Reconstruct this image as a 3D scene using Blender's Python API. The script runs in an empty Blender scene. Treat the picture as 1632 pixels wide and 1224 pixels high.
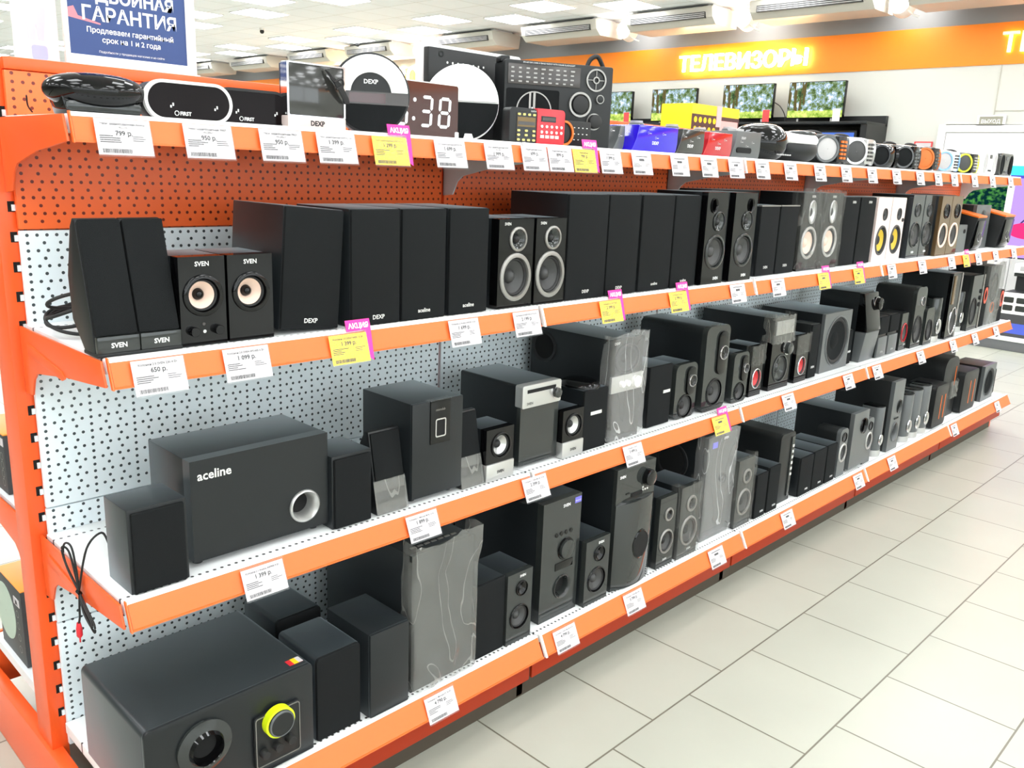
import bpy, bmesh, math, random
from mathutils import Matrix, Vector
from mathutils.geometry import delaunay_2d_cdt
random.seed(7)
SC = bpy.context.scene
COL = SC.collection
PI = math.pi

# ---------------------------------------------------------------- camera, world, exposure
cam = bpy.data.cameras.new('camera')
cam.sensor_width = 36.0
cam.lens = 1380.2 / 1632 * 36.0
cam.clip_end = 100
cam_ob = bpy.data.objects.new('camera', cam)
COL.objects.link(cam_ob)
RIGHT = Vector((0.70020, -0.71293, 0.03815)); DOWN = Vector((-0.14682, -0.19608, -0.96953)); FWD = Vector((0.69869, 0.67326, -0.24197))
cam_ob.matrix_world = Matrix(((RIGHT.x, -DOWN.x, -FWD.x, -0.505), (RIGHT.y, -DOWN.y, -FWD.y, -1.787), (RIGHT.z, -DOWN.z, -FWD.z, 1.375), (0, 0, 0, 1)))
SC.camera = cam_ob
wd = bpy.data.worlds.new('store_world'); SC.world = wd; wd.use_nodes = True
wd.node_tree.nodes['Background'].inputs[0].default_value = (0.95, 0.98, 1.0, 1)
wd.node_tree.nodes['Background'].inputs[1].default_value = 0.6
vs = SC.view_settings
vs.view_transform = 'Standard'; vs.look = 'None'; vs.gamma = 1.0; vs.use_curve_mapping = False
vs.exposure = 0.28
LAMP = 11.5          # radiance of the ceiling panels
CEIL = 3.4

# ---------------------------------------------------------------- materials
def lin(c):
    return c / 12.92 if c <= 0.04045 else ((c + 0.055) / 1.055) ** 2.4
def rgb(r, g, b):
    return (lin(r / 255), lin(g / 255), lin(b / 255), 1)
MATS = {}
def mat(name, col, rough=0.5, metal=0.0, sheen=0.0, coat=0.0, bump=0.0, bscale=300, spec=0.5, emit=None, estr=0.0, vary=0.0, alpha=None):
    m = bpy.data.materials.new(name); m.use_nodes = True
    nt = m.node_tree; b = nt.nodes['Principled BSDF']
    b.inputs['Base Color'].default_value = col
    b.inputs['Roughness'].default_value = rough
    b.inputs['Metallic'].default_value = metal
    b.inputs['Coat Weight'].default_value = coat
    b.inputs['Coat Roughness'].default_value = 0.04
    b.inputs['Specular IOR Level'].default_value = spec
    if sheen:
        b.inputs['Sheen Weight'].default_value = sheen; b.inputs['Sheen Roughness'].default_value = 0.35; b.inputs['Sheen Tint'].default_value = (.78, .92, 1, 1)
    if emit:
        b.inputs['Emission Color'].default_value = emit; b.inputs['Emission Strength'].default_value = estr
    if bump or vary:
        tc = nt.nodes.new('ShaderNodeTexCoord'); nz = nt.nodes.new('ShaderNodeTexNoise')
        nz.inputs['Scale'].default_value = bscale; nz.inputs['Detail'].default_value = 2
        nt.links.new(tc.outputs['Object'], nz.inputs['Vector'])
        if bump:
            bp = nt.nodes.new('ShaderNodeBump'); bp.inputs['Strength'].default_value = bump; bp.inputs['Distance'].default_value = 0.002
            nt.links.new(nz.outputs['Fac'], bp.inputs['Height']); nt.links.new(bp.outputs['Normal'], b.inputs['Normal'])
        if vary:
            mx = nt.nodes.new('ShaderNodeMixRGB'); mx.blend_type = 'MULTIPLY'; mx.inputs[0].default_value = vary
            mx.inputs[1].default_value = col; nt.links.new(nz.outputs['Fac'], mx.inputs[2]); nt.links.new(mx.outputs[0], b.inputs['Base Color'])
    MATS[name] = m
    return m
def math_node(nt, op, a, b=None, c=None):
    n = nt.nodes.new('ShaderNodeMath'); n.operation = op
    for i, v in enumerate((a, b, c)):
        if v is None: continue
        if isinstance(v, (int, float)): n.inputs[i].default_value = v
        else: nt.links.new(v, n.inputs[i])
    return n.outputs[0]
def pegboard(name, col, rough=0.4, holecol=(.04, .055, .06, 1)):
    """powder coated sheet with the perforation of the rack: 85 mm cells, rows of 5 and of 3 holes"""
    m = mat(name, col, rough); nt = m.node_tree; b = nt.nodes['Principled BSDF']
    tc = nt.nodes.new('ShaderNodeTexCoord'); sp = nt.nodes.new('ShaderNodeSeparateXYZ'); nt.links.new(tc.outputs['Object'], sp.inputs[0])
    X, Z = sp.outputs[0], sp.outputs[2]
    pv, W = 0.01425, 0.0852
    zz = math_node(nt, 'DIVIDE', Z, pv); row = math_node(nt, 'ROUND', zz)
    dz = math_node(nt, 'MULTIPLY', math_node(nt, 'SUBTRACT', zz, row), pv)
    par = math_node(nt, 'MODULO', math_node(nt, 'ABSOLUTE', row), 2.0)
    masks = []
    for n in (5, 3):
        p = W / n; q = math_node(nt, 'DIVIDE', math_node(nt, 'ADD', X, -0.012), p)
        dx = math_node(nt, 'MULTIPLY', math_node(nt, 'SUBTRACT', q, math_node(nt, 'ROUND', q)), p)
        d = math_node(nt, 'SQRT', math_node(nt, 'ADD', math_node(nt, 'MULTIPLY', dx, dx), math_node(nt, 'MULTIPLY', dz, dz)))
        masks.append(math_node(nt, 'LESS_THAN', d, 0.0031))
    hole = math_node(nt, 'ADD', math_node(nt, 'MULTIPLY', masks[0], math_node(nt, 'SUBTRACT', 1.0, par)), math_node(nt, 'MULTIPLY', masks[1], par))
    edge = math_node(nt, 'MULTIPLY', math_node(nt, 'GREATER_THAN', X, 0.006), math_node(nt, 'GREATER_THAN', Z, 0.009))
    hole = math_node(nt, 'MULTIPLY', hole, edge)
    mx = nt.nodes.new('ShaderNodeMixRGB'); mx.inputs[1].default_value = col; mx.inputs[2].default_value = holecol
    nt.links.new(hole, mx.inputs[0]); nt.links.new(mx.outputs[0], b.inputs['Base Color'])
    return m
def shelf_sheet():
    m = mat('shelf_white', rgb(238, 240, 240), 0.4); nt = m.node_tree; b = nt.nodes['Principled BSDF']
    tc = nt.nodes.new('ShaderNodeTexCoord'); sp = nt.nodes.new('ShaderNodeSeparateXYZ'); nt.links.new(tc.outputs['Object'], sp.inputs[0])
    p = 0.0143; q = math_node(nt, 'DIVIDE', sp.outputs[0], p)
    dx = math_node(nt, 'MULTIPLY', math_node(nt, 'SUBTRACT', q, math_node(nt, 'ROUND', q)), p)
    tot = None
    for yy in (0.018, 0.335):
        dy = math_node(nt, 'ADD', sp.outputs[1], -yy)
        d = math_node(nt, 'SQRT', math_node(nt, 'ADD', math_node(nt, 'MULTIPLY', dx, dx), math_node(nt, 'MULTIPLY', dy, dy)))
        h = math_node(nt, 'LESS_THAN', d, 0.0032); tot = h if tot is None else math_node(nt, 'ADD', tot, h)
    mx = nt.nodes.new('ShaderNodeMixRGB'); mx.inputs[1].default_value = rgb(238, 240, 240); mx.inputs[2].default_value = (0.03, 0.03, 0.03, 1)
    nt.links.new(tot, mx.inputs[0]); nt.links.new(mx.outputs[0], b.inputs['Base Color'])
    return m
def film_mat(name, tint=(0.3, 0.3, 0.28, 1), fac=0.3, sx=7, sz=2.5, line=.007):
    m = bpy.data.materials.new(name); m.use_nodes = True; nt = m.node_tree
    for n in list(nt.nodes): nt.nodes.remove(n)
    out = nt.nodes.new('ShaderNodeOutputMaterial'); mix = nt.nodes.new('ShaderNodeMixShader')
    tr = nt.nodes.new('ShaderNodeBsdfTransparent'); pb = nt.nodes.new('ShaderNodeBsdfPrincipled')
    pb.inputs['Base Color'].default_value = tint; pb.inputs['Roughness'].default_value = 0.12
    tc = nt.nodes.new('ShaderNodeTexCoord'); mp = nt.nodes.new('ShaderNodeMapping'); mp.inputs['Scale'].default_value = (sx, 6, sz)
    mp.inputs['Rotation'].default_value = (0, 0.35, 0)
    nz = nt.nodes.new('ShaderNodeTexNoise'); nz.inputs['Scale'].default_value = 1.6; nz.inputs['Detail'].default_value = 1.5; nz.inputs['Distortion'].default_value = .8
    nt.links.new(tc.outputs['Object'], mp.inputs[0]); nt.links.new(mp.outputs[0], nz.inputs['Vector'])
    bp = nt.nodes.new('ShaderNodeBump'); bp.inputs['Strength'].default_value = 0.7; bp.inputs['Distance'].default_value = 0.02
    nt.links.new(nz.outputs['Fac'], bp.inputs['Height']); nt.links.new(bp.outputs['Normal'], pb.inputs['Normal'])
    # crease lines of crumpled film are milkier
    rg = math_node(nt, 'ABSOLUTE', math_node(nt, 'SUBTRACT', nz.outputs['Fac'], 0.5))
    cr = math_node(nt, 'MULTIPLY', math_node(nt, 'LESS_THAN', rg, line), 0.3)
    f = math_node(nt, 'ADD', cr, fac)
    nt.links.new(f, mix.inputs[0]); nt.links.new(tr.outputs[0], mix.inputs[1]); nt.links.new(pb.outputs[0], mix.inputs[2]); nt.links.new(mix.outputs[0], out.inputs[0])
    MATS[name] = m; return m
def clear_mat(name, fac=0.1):
    m = bpy.data.materials.new(name); m.use_nodes = True; nt = m.node_tree
    for n in list(nt.nodes): nt.nodes.remove(n)
    out = nt.nodes.new('ShaderNodeOutputMaterial'); mix = nt.nodes.new('ShaderNodeMixShader'); mix.inputs[0].default_value = fac
    tr = nt.nodes.new('ShaderNodeBsdfTransparent'); pb = nt.nodes.new('ShaderNodeBsdfPrincipled'); pb.inputs['Base Color'].default_value = (.85, .88, .9, 1); pb.inputs['Roughness'].default_value = .1
    nt.links.new(tr.outputs[0], mix.inputs[1]); nt.links.new(pb.outputs[0], mix.inputs[2]); nt.links.new(mix.outputs[0], out.inputs[0]); MATS[name] = m; return m
def emit_mat(name, col, strength):
    m = bpy.data.materials.new(name); m.use_nodes = True; nt = m.node_tree
    for n in list(nt.nodes): nt.nodes.remove(n)
    e = nt.nodes.new('ShaderNodeEmission'); e.inputs[0].default_value = col; e.inputs[1].default_value = strength
    o = nt.nodes.new('ShaderNodeOutputMaterial'); nt.links.new(e.outputs[0], o.inputs[0]); MATS[name] = m; return m

ORANGE = mat('orange_paint', rgb(244, 92, 34), 0.35)
KICK_SHADED = mat('shaded_kick_orange', rgb(158, 46, 12), 0.5, spec=.25)  # upright orange with the shade below the rail put into the colour
RAIL = mat('rail_orange', rgb(240, 108, 44), 0.45)
PEGO = pegboard('pegboard_orange', rgb(255, 112, 52), 0.4, (.16, .012, .004, 1))
PEGW = pegboard('pegboard_white', rgb(230, 241, 246), 0.35)
SHELF = shelf_sheet()
WMETAL = mat('white_metal', rgb(232, 236, 238), 0.4)
GREYMETAL = mat('grey_metal', rgb(222, 230, 232), 0.4)
PEARL = mat('pearl_silver', rgb(206, 188, 182), 0.35)
WHITEP = mat('white_plastic', rgb(245, 243, 240), 0.35)
VINYL = mat('black_vinyl', rgb(22, 25, 27), 0.34, bump=0.05, bscale=500, spec=.35, sheen=.35)
VINYL2 = mat('black_ash_vinyl', rgb(28, 28, 29), 0.3, bump=0.2, bscale=180)
CLOTH = mat('black_cloth', rgb(24, 26, 27), 0.95, bump=0.6, bscale=1400, spec=0.2)
MATTE = mat('matte_black', rgb(23, 25, 26), 0.42, spec=.4)
GLOSS = mat('gloss_black', rgb(8, 8, 9), 0.04, spec=.35)
GGREY = mat('gloss_graphite', rgb(44, 47, 46), 0.035)
GLOSSBLUE = mat('gloss_blue_black', rgb(30, 36, 42), 0.05, coat=0.3)
GOLDBR = mat('gloss_bronze', rgb(120, 96, 66), 0.12, metal=0.6)
SILVER = mat('satin_silver', rgb(196, 196, 194), 0.3, metal=0.7)
DSILVER = mat('dark_silver', rgb(150, 148, 144), 0.35, metal=0.7)
CHROME = mat('chrome', rgb(210, 210, 212), 0.1, metal=1.0)
RUBBER = mat('black_rubber', rgb(24, 24, 25), 0.6)
HOLE = mat('dark_hollow', rgb(8, 8, 8), 0.9)
DARKFACE = mat('dark_gloss_face', rgb(15, 8, 8), 0.12, spec=.1)
CONE = mat('grey_cone', rgb(58, 58, 58), 0.5)
CREAM = mat('cream_cone', rgb(244, 214, 196), 0.5)
YELCONE = mat('yellow_cone', rgb(200, 170, 40), 0.5)
REDCONE = mat('red_cone', rgb(190, 36, 40), 0.35)
LOGO = mat('logo_silver', rgb(225, 225, 222), 0.35, metal=0.3)
LOGOW = mat('logo_white', rgb(240, 240, 240), 0.5)
INK = mat('print_ink', rgb(30, 27, 30), 0.8)
PAPER = mat('tag_paper', rgb(206, 200, 202), 0.6)
YPAPER = mat('yellow_paper', rgb(232, 200, 14), 0.6)
PINK = mat('pink_card', rgb(238, 40, 150), 0.4)
LIME = mat('lime_ring', rgb(215, 235, 20), 0.4)
REDP = mat('red_plastic', rgb(214, 40, 52), 0.3)
REDG = mat('gloss_red', rgb(176, 24, 36), 0.1, coat=0.4)
BLUEG = mat('gloss_blue', rgb(40, 20, 190), 0.1, coat=0.4)
BLACKG = mat('gloss_smoke', rgb(46, 46, 44), 0.1, coat=0.4)
GREYP = mat('grey_plastic', rgb(88, 91, 92), 0.3)
LGREY = mat('light_grey_mesh', rgb(186, 184, 184), 0.5, bump=0.4, bscale=900)
ORANGEP = mat('orange_plastic', rgb(232, 112, 30), 0.35)
ORANGEM = mat('orange_mesh', rgb(206, 110, 44), 0.6, bump=0.4, bscale=900)
BLUEP = mat('light_blue_plastic', rgb(130, 178, 226), 0.3)
YELP = mat('yellow_plastic', rgb(222, 226, 40), 0.35)
GOLDK = mat('gold_keys', rgb(222, 206, 120), 0.35)
BRONZE = mat('dark_bronze_panel', rgb(112, 92, 58), 0.35, metal=0.4)
LCD = mat('lcd_glass', rgb(64, 60, 58), 0.2)
BROWNGLASS = mat('brown_display_glass', rgb(66, 40, 40), 0.08, coat=0.4)
DIGIT = mat('white_digit', rgb(238, 236, 238), 0.5)
DIFFUSE = mat('milky_diffuser', rgb(250, 250, 248), 0.4)
BOXORANGE = mat('box_orange', rgb(255, 150, 40), 0.4)
BOXGREY = mat('box_charcoal', rgb(62, 62, 64), 0.5)
BOXYEL = mat('box_yellow', rgb(250, 212, 20), 0.5)
BOXBROWN = mat('box_brown', rgb(70, 44, 42), 0.5)
BLUESIGN = mat('sign_navy', rgb(46, 70, 124), 0.5)
FILM = film_mat('wrap_film', fac=0.36)
FILM2 = film_mat('thin_wrap_film', fac=0.15, sx=10, sz=2, line=.006)
FILM3 = film_mat('clear_wrap_film', tint=(.75, .75, .74, 1), fac=0.2, sx=6, sz=2.5, line=.006)
CLEAR = clear_mat('clear_pocket', 0.05)
BLUESTICK = mat('violet_sticker', rgb(110, 104, 216), 0.5)
GREENS = mat('sign_green', rgb(20, 120, 90), 0.5)

# ---------------------------------------------------------------- mesh builder
_txt = {}
def text_geo(s, bold=0.0):
    k = (s, bold)
    if k not in _txt:
        cu = bpy.data.curves.new('t', 'FONT'); cu.body = s; cu.size = 1.0; cu.resolution_u = 2; cu.offset = bold
        ob = bpy.data.objects.new('t', cu); COL.objects.link(ob)
        dg = bpy.context.evaluated_depsgraph_get(); me = bpy.data.meshes.new_from_object(ob.evaluated_get(dg))
        vs_ = [(v.co.x, v.co.y) for v in me.vertices]; fs = [tuple(p.vertices) for p in me.polygons]
        bpy.data.objects.remove(ob); bpy.data.curves.remove(cu); bpy.data.meshes.remove(me)
        xs = [v[0] for v in vs_] or [0]; ys = [v[1] for v in vs_] or [0]
        _txt[k] = (vs_, fs, min(xs), max(xs), min(ys), max(ys))
    return _txt[k]
class MB:
    def __init__(self): self.v = []; self.f = []
    def add(self, vs_, fs):
        o = len(self.v); self.v += [tuple(p) for p in vs_]; self.f += [tuple(i + o for i in f) for f in fs]; return self
    def box(self, x0, x1, y0, y1, z0, z1):
        return self.add([(x0, y0, z0), (x1, y0, z0), (x1, y1, z0), (x0, y1, z0), (x0, y0, z1), (x1, y0, z1), (x1, y1, z1), (x0, y1, z1)],
                        [(0, 3, 2, 1), (4, 5, 6, 7), (0, 1, 5, 4), (1, 2, 6, 5), (2, 3, 7, 6), (3, 0, 4, 7)])
    def prism(self, poly, a0, a1, axis='y'):
        """poly in (x,z) for axis y, (x,y) for axis z, (y,z) for axis x"""
        n = len(poly)
        def pt(p, a): return {'y': (p[0], a, p[1]), 'z': (p[0], p[1], a), 'x': (a, p[0], p[1])}[axis]
        vs_ = [pt(p, a0) for p in poly] + [pt(p, a1) for p in poly]
        fs = [tuple(range(n)), tuple(range(2 * n - 1, n - 1, -1))] + [(i, i + n, (i + 1) % n + n, (i + 1) % n) for i in range(n)]
        return self.add(vs_, fs)
    def rbox(self, x0, x1, y0, y1, z0, z1, r, axis='y', seg=5, corners=(1, 1, 1, 1)):
        if axis == 'y': return self.prism(rrect(x0, x1, z0, z1, r, seg, corners), y0, y1, 'y')
        if axis == 'z': return self.prism(rrect(x0, x1, y0, y1, r, seg, corners), z0, z1, 'z')
        return self.prism(rrect(y0, y1, z0, z1, r, seg, corners), x0, x1, 'x')
    def plate(self, outline, holes, y0, y1):
        """plate in xz with through holes"""
        pts = []; edges = []
        for loop in [outline] + holes:
            o = len(pts); n = len(loop); pts += [Vector(p) for p in loop]; edges += [(o + i, o + (i + 1) % n) for i in range(n)]
        V, E, F, *_ = delaunay_2d_cdt(pts, edges, [], 1, 1e-6)
        keep = []
        for f in F:
            c = sum((V[i] for i in f), Vector((0, 0))) / len(f)
            if any(inside(c, h) for h in holes): continue
            keep.append(tuple(f))
        vs_ = [(p.x, y0, p.y) for p in V] + [(p.x, y1, p.y) for p in V]; n = len(V)
        fs = list(keep) + [tuple(i + n for i in reversed(f)) for f in keep]
        o2 = self.add(vs_, fs)
        for loop in [outline] + holes:
            m = len(loop); self.add([(p[0], y0, p[1]) for p in loop] + [(p[0], y1, p[1]) for p in loop], [(i, (i + 1) % m, (i + 1) % m + m, i + m) for i in range(m)])
        return self
    def lathe(self, prof, cx, cy, cz, axis='y', seg=28, sx=1.0, sz=1.0):
        """prof: (radius, offset along axis)"""
        vs_ = []; fs = []; n = seg
        for r, t in prof:
            for k in range(n):
                a = 2 * PI * k / n; u, w = r * math.cos(a) * sx, r * math.sin(a) * sz
                vs_.append({'y': (cx + u, cy + t, cz + w), 'z': (cx + u, cy + w, cz + t), 'x': (cx + t, cy + u, cz + w)}[axis])
        for j in range(len(prof) - 1):
            for k in range(n):
                fs.append((j * n + k, j * n + (k + 1) % n, (j + 1) * n + (k + 1) % n, (j + 1) * n + k))
        if prof[0][0] > 1e-6: pass
        return self.add(vs_, fs)
    def disc(self, r, cx, cy, cz, axis='y', seg=28, sx=1, sz=1):
        vs_ = []
        for k in range(seg):
            a = 2 * PI * k / seg; u, w = r * math.cos(a) * sx, r * math.sin(a) * sz
            vs_.append({'y': (cx + u, cy, cz + w), 'z': (cx + u, cy + w, cz), 'x': (cx, cy + u, cz + w)}[axis])
        return self.add(vs_, [tuple(range(seg))])
    def cyl(self, r, cx, cy, cz, h, axis='y', seg=20, r2=None):
        r2 = r if r2 is None else r2
        self.lathe([(r, 0), (r2, h)], cx, cy, cz, axis, seg)
        self.disc(r, cx, cy, cz, axis, seg)
        c = {'y': (cx, cy + h, cz), 'z': (cx, cy, cz + h), 'x': (cx + h, cy, cz)}[axis]
        return self.disc(r2, *c, axis, seg)
    def ellip(self, cx, cy, cz, rx, ry, rz, seg=28, rings=14, e=1.0):
        vs_ = []; fs = []
        for j in range(rings + 1):
            t = PI * j / rings - PI / 2; c = max(math.cos(t), 0) ** e; s = math.sin(t)
            for k in range(seg):
                a = 2 * PI * k / seg; vs_.append((cx + rx * c * math.cos(a), cy + ry * c * math.sin(a), cz + rz * s))
        for j in range(rings):
            for k in range(seg): fs.append((j * seg + k, j * seg + (k + 1) % seg, (j + 1) * seg + (k + 1) % seg, (j + 1) * seg + k))
        return self.add(vs_, fs)
    def tube(self, pts, r, seg=8):
        pts = smooth_path(pts); n = len(pts); vs_ = []; fs = []
        up = Vector((0, 0, 1))
        for i, p in enumerate(pts):
            t = (Vector(pts[min(i + 1, n - 1)]) - Vector(pts[max(i - 1, 0)])).normalized()
            a = t.cross(up)
            if a.length < 1e-3: a = t.cross(Vector((0, 1, 0)))
            a.normalize(); b = t.cross(a)
            for k in range(seg):
                q = 2 * PI * k / seg; vs_.append(tuple(Vector(p) + a * math.cos(q) * r + b * math.sin(q) * r))
        for i in range(n - 1):
            for k in range(seg): fs.append((i * seg + k, i * seg + (k + 1) % seg, (i + 1) * seg + (k + 1) % seg, (i + 1) * seg + k))
        fs += [tuple(range(seg)), tuple(range((n - 1) * seg, n * seg))]
        return self.add(vs_, fs)
    def text(self, s, org, size, right=(1, 0, 0), up=(0, 0, 1), align='c', bold=0.0, width=None):
        vs_, fs, x0, x1, y0, y1 = text_geo(s, bold)
        if width: size = width / max(x1 - x0, 1e-6)
        R, U, O = Vector(right), Vector(up), Vector(org)
        ox = {'c': (x0 + x1) / 2, 'l': x0, 'r': x1}[align]
        return self.add([tuple(O + R * ((a - ox) * size) + U * (b * size)) for a, b in vs_], fs)
    def xf(self, M):
        self.v = [tuple(M @ Vector(p)) for p in self.v]; return self
    def build(self, name, m, parent=None, bevel=0.0, seg=2, angle=35, loc=None):
        me = bpy.data.meshes.new(name); me.from_pydata(self.v, [], self.f); me.validate()
        bm = bmesh.new(); bm.from_mesh(me)
        bmesh.ops.remove_doubles(bm, verts=bm.verts, dist=1e-6)
        bmesh.ops.recalc_face_normals(bm, faces=bm.faces)
        if bevel:
            es = [e for e in bm.edges if len(e.link_faces) == 2 and e.calc_face_angle(0) > 0.6]
            bmesh.ops.bevel(bm, geom=es, offset=bevel, segments=seg, affect='EDGES', profile=0.6, clamp_overlap=True)
        bm.to_mesh(me); bm.free()
        me.materials.append(m)
        me.shade_smooth(); me.set_sharp_from_angle(angle=math.radians(angle))
        o = bpy.data.objects.new(name, me); COL.objects.link(o)
        if parent: o.parent = parent
        if loc: o.location = loc
        return o
def inside(p, loop):
    c = False; n = len(loop)
    for i in range(n):
        a, b = loop[i], loop[(i + 1) % n]
        if (a[1] > p[1]) != (b[1] > p[1]) and p[0] < (b[0] - a[0]) * (p[1] - a[1]) / (b[1] - a[1]) + a[0]: c = not c
    return c
def rrect(x0, x1, z0, z1, r, seg=5, corners=(1, 1, 1, 1)):
    """corners: bottom-left, bottom-right, top-right, top-left"""
    out = []
    for (cx, cz, a0, px, pz), on in zip(((x0 + r, z0 + r, PI, x0, z0), (x1 - r, z0 + r, 1.5 * PI, x1, z0), (x1 - r, z1 - r, 0, x1, z1), (x0 + r, z1 - r, 0.5 * PI, x0, z1)), corners):
        if not on or r <= 0: out.append((px, pz)); continue
        for k in range(seg + 1):
            a = a0 + 0.5 * PI * k / seg; out.append((cx + r * math.cos(a), cz + r * math.sin(a)))
    return out
def circle(cx, cz, r, n=28, sx=1, sz=1):
    return [(cx + r * sx * math.cos(2 * PI * k / n), cz + r * sz * math.sin(2 * PI * k / n)) for k in range(n)]
def smooth_path(pts, sub=6):
    P = [Vector(p) for p in pts]
    if len(P) < 3: return [tuple(p) for p in P]
    out = []
    for i in range(len(P) - 1):
        a, b, c, d = P[max(i - 1, 0)], P[i], P[i + 1], P[min(i + 2, len(P) - 1)]
        for k in range(sub):
            t = k / sub
            out.append(tuple(0.5 * ((2 * b) + (c - a) * t + (2 * a - 5 * b + 4 * c - d) * t * t + (3 * b - a - 3 * c + d) * t ** 3)))
    out.append(tuple(P[-1])); return out
def thing(name, label, cat, loc=(0, 0, 0), rz=0.0, group=None, ry=0.0):
    o = bpy.data.objects.new(name, None); COL.objects.link(o); o.empty_display_size = 0.05
    o.location = loc; o.rotation_euler = (0, ry, rz); o['label'] = label; o['category'] = cat
    if group: o['group'] = group
    return o
def structure(o): o['kind'] = 'structure'; return o
# ---------------------------------------------------------------- room shell
XW, YS, YN, XB = 10.0, -14.0, 27.0, -11.0
def floor_mat():
    m = mat('floor_tile', rgb(196, 194, 186), 0.3); nt = m.node_tree; b = nt.nodes['Principled BSDF']
    tc = nt.nodes.new('ShaderNodeTexCoord'); mp = nt.nodes.new('ShaderNodeMapping')
    mp.inputs['Location'].default_value = (-2.0328 + 0.3362 * 40, 0.7062 + 0.3371 * 40, 0)
    nt.links.new(tc.outputs['Object'], mp.inputs[0])
    br = nt.nodes.new('ShaderNodeTexBrick'); br.offset = 0.5; br.offset_frequency = 2; br.squash = 1.0
    br.inputs['Scale'].default_value = 1.0; br.inputs['Brick Width'].default_value = 0.3362; br.inputs['Row Height'].default_value = 0.3371
    br.inputs['Mortar Size'].default_value = 0.0026; br.inputs['Mortar Smooth'].default_value = 0.15
    br.inputs['Color1'].default_value = rgb(180, 181, 168); br.inputs['Color2'].default_value = rgb(176, 177, 164); br.inputs['Mortar'].default_value = rgb(112, 108, 94)
    nt.links.new(mp.outputs[0], br.inputs['Vector'])
    nz = nt.nodes.new('ShaderNodeTexNoise'); nz.inputs['Scale'].default_value = 3.0; nz.inputs['Detail'].default_value = 4
    nt.links.new(tc.outputs['Object'], nz.inputs['Vector'])
    rp = nt.nodes.new('ShaderNodeMapRange'); rp.inputs[3].default_value = 0.9; rp.inputs[4].default_value = 1.06; nt.links.new(nz.outputs['Fac'], rp.inputs[0])
    mx = nt.nodes.new('ShaderNodeMixRGB'); mx.blend_type = 'MULTIPLY'; mx.inputs[0].default_value = 1
    nt.links.new(br.outputs['Color'], mx.inputs[1]); nt.links.new(rp.outputs[0], mx.inputs[2]); nt.links.new(mx.outputs[0], b.inputs['Base Color'])
    bp = nt.nodes.new('ShaderNodeBump'); bp.inputs['Strength'].default_value = 0.5; bp.inputs['Distance'].default_value = 0.002; bp.invert = True
    nt.links.new(br.outputs['Fac'], bp.inputs['Height']); nt.links.new(bp.outputs['Normal'], b.inputs['Normal'])
    return m
def ceil_mat():
    m = mat('ceiling_tile', rgb(236, 235, 232), 0.8); nt = m.node_tree; b = nt.nodes['Principled BSDF']
    tc = nt.nodes.new('ShaderNodeTexCoord')
    br = nt.nodes.new('ShaderNodeTexBrick'); br.offset = 0.0; br.inputs['Scale'].default_value = 1
    br.inputs['Brick Width'].default_value = 0.6; br.inputs['Row Height'].default_value = 0.6; br.inputs['Mortar Size'].default_value = 0.006
    br.inputs['Color1'].default_value = rgb(248, 250, 255); br.inputs['Color2'].default_value = rgb(243, 246, 252); br.inputs['Mortar'].default_value = rgb(210, 210, 208)
    mp = nt.nodes.new('ShaderNodeMapping'); mp.inputs['Location'].default_value = (30.03, 30.2, 0); nt.links.new(tc.outputs['Object'], mp.inputs[0])
    nt.links.new(mp.outputs[0], br.inputs['Vector']); nt.links.new(br.outputs['Color'], b.inputs['Base Color'])
    return m
WALLW = mat('wall_white', rgb(206, 207, 199), 0.6)
WALLG = mat('wall_grey_band', rgb(140, 141, 144), 0.6)
WALLO = mat('wall_orange_band', rgb(255, 140, 20), 0.5)
structure(MB().box(XB, XW + .2, YS, YN, -0.1, 0).build('floor', floor_mat()))
structure(MB().box(XB, XW + .2, YS, YN, CEIL, CEIL + 0.1).build('ceiling', ceil_mat()))
structure(MB().box(XW, XW + .2, YS, YN, 0, CEIL).build('wall_right', WALLW))
structure(MB().box(XB - .2, XB, YS, YN, 0, CEIL).build('wall_left', WALLW))
structure(MB().box(XB, XW, YN, YN + .2, 0, CEIL).build('wall_back', WALLW))
structure(MB().box(XB, XW, YS - .2, YS, 0, .7).box(XB, XW, YS - .2, YS, 3.05, CEIL).build('wall_front', WALLW))
FILL_GLOW = emit_mat('added_fill_glow', (.9, .97, 1, 1), 3.2)  # fill glow for the added shopfront panes
for i in range(7):      # unseen shopfront, added to send low light in under the shelves
    x0 = XB + 3 * i
    w = structure(MB().box(x0 + .06, x0 + 2.94, YS - .08, YS - .06, .7, 3.05).build('window_%d' % (i + 1), FILL_GLOW))
    MB().box(x0 - .06, x0 + .06, YS - .15, YS, .7, 3.05).build('added_mullion', WALLG if False else WHITEP, w)
structure(MB().box(XW - .012, XW - .001, YS + .01, YN - .01, 2.63, 3.05).build('trim_1', WALLO))
structure(MB().box(XW - .008, XW - .001, YS + .01, YN - .01, 3.05, CEIL).build('trim_2', WALLG))
structure(MB().box(XW - .01, XW - .001, 1.335, 1.342, 2.03, 2.63).add([], []).box(XW - .01, XW - .001, 0.3, 1.342, 2.16, 2.166).build('trim_3', mat('panel_seam', rgb(190, 188, 176), 0.7)))

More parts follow.
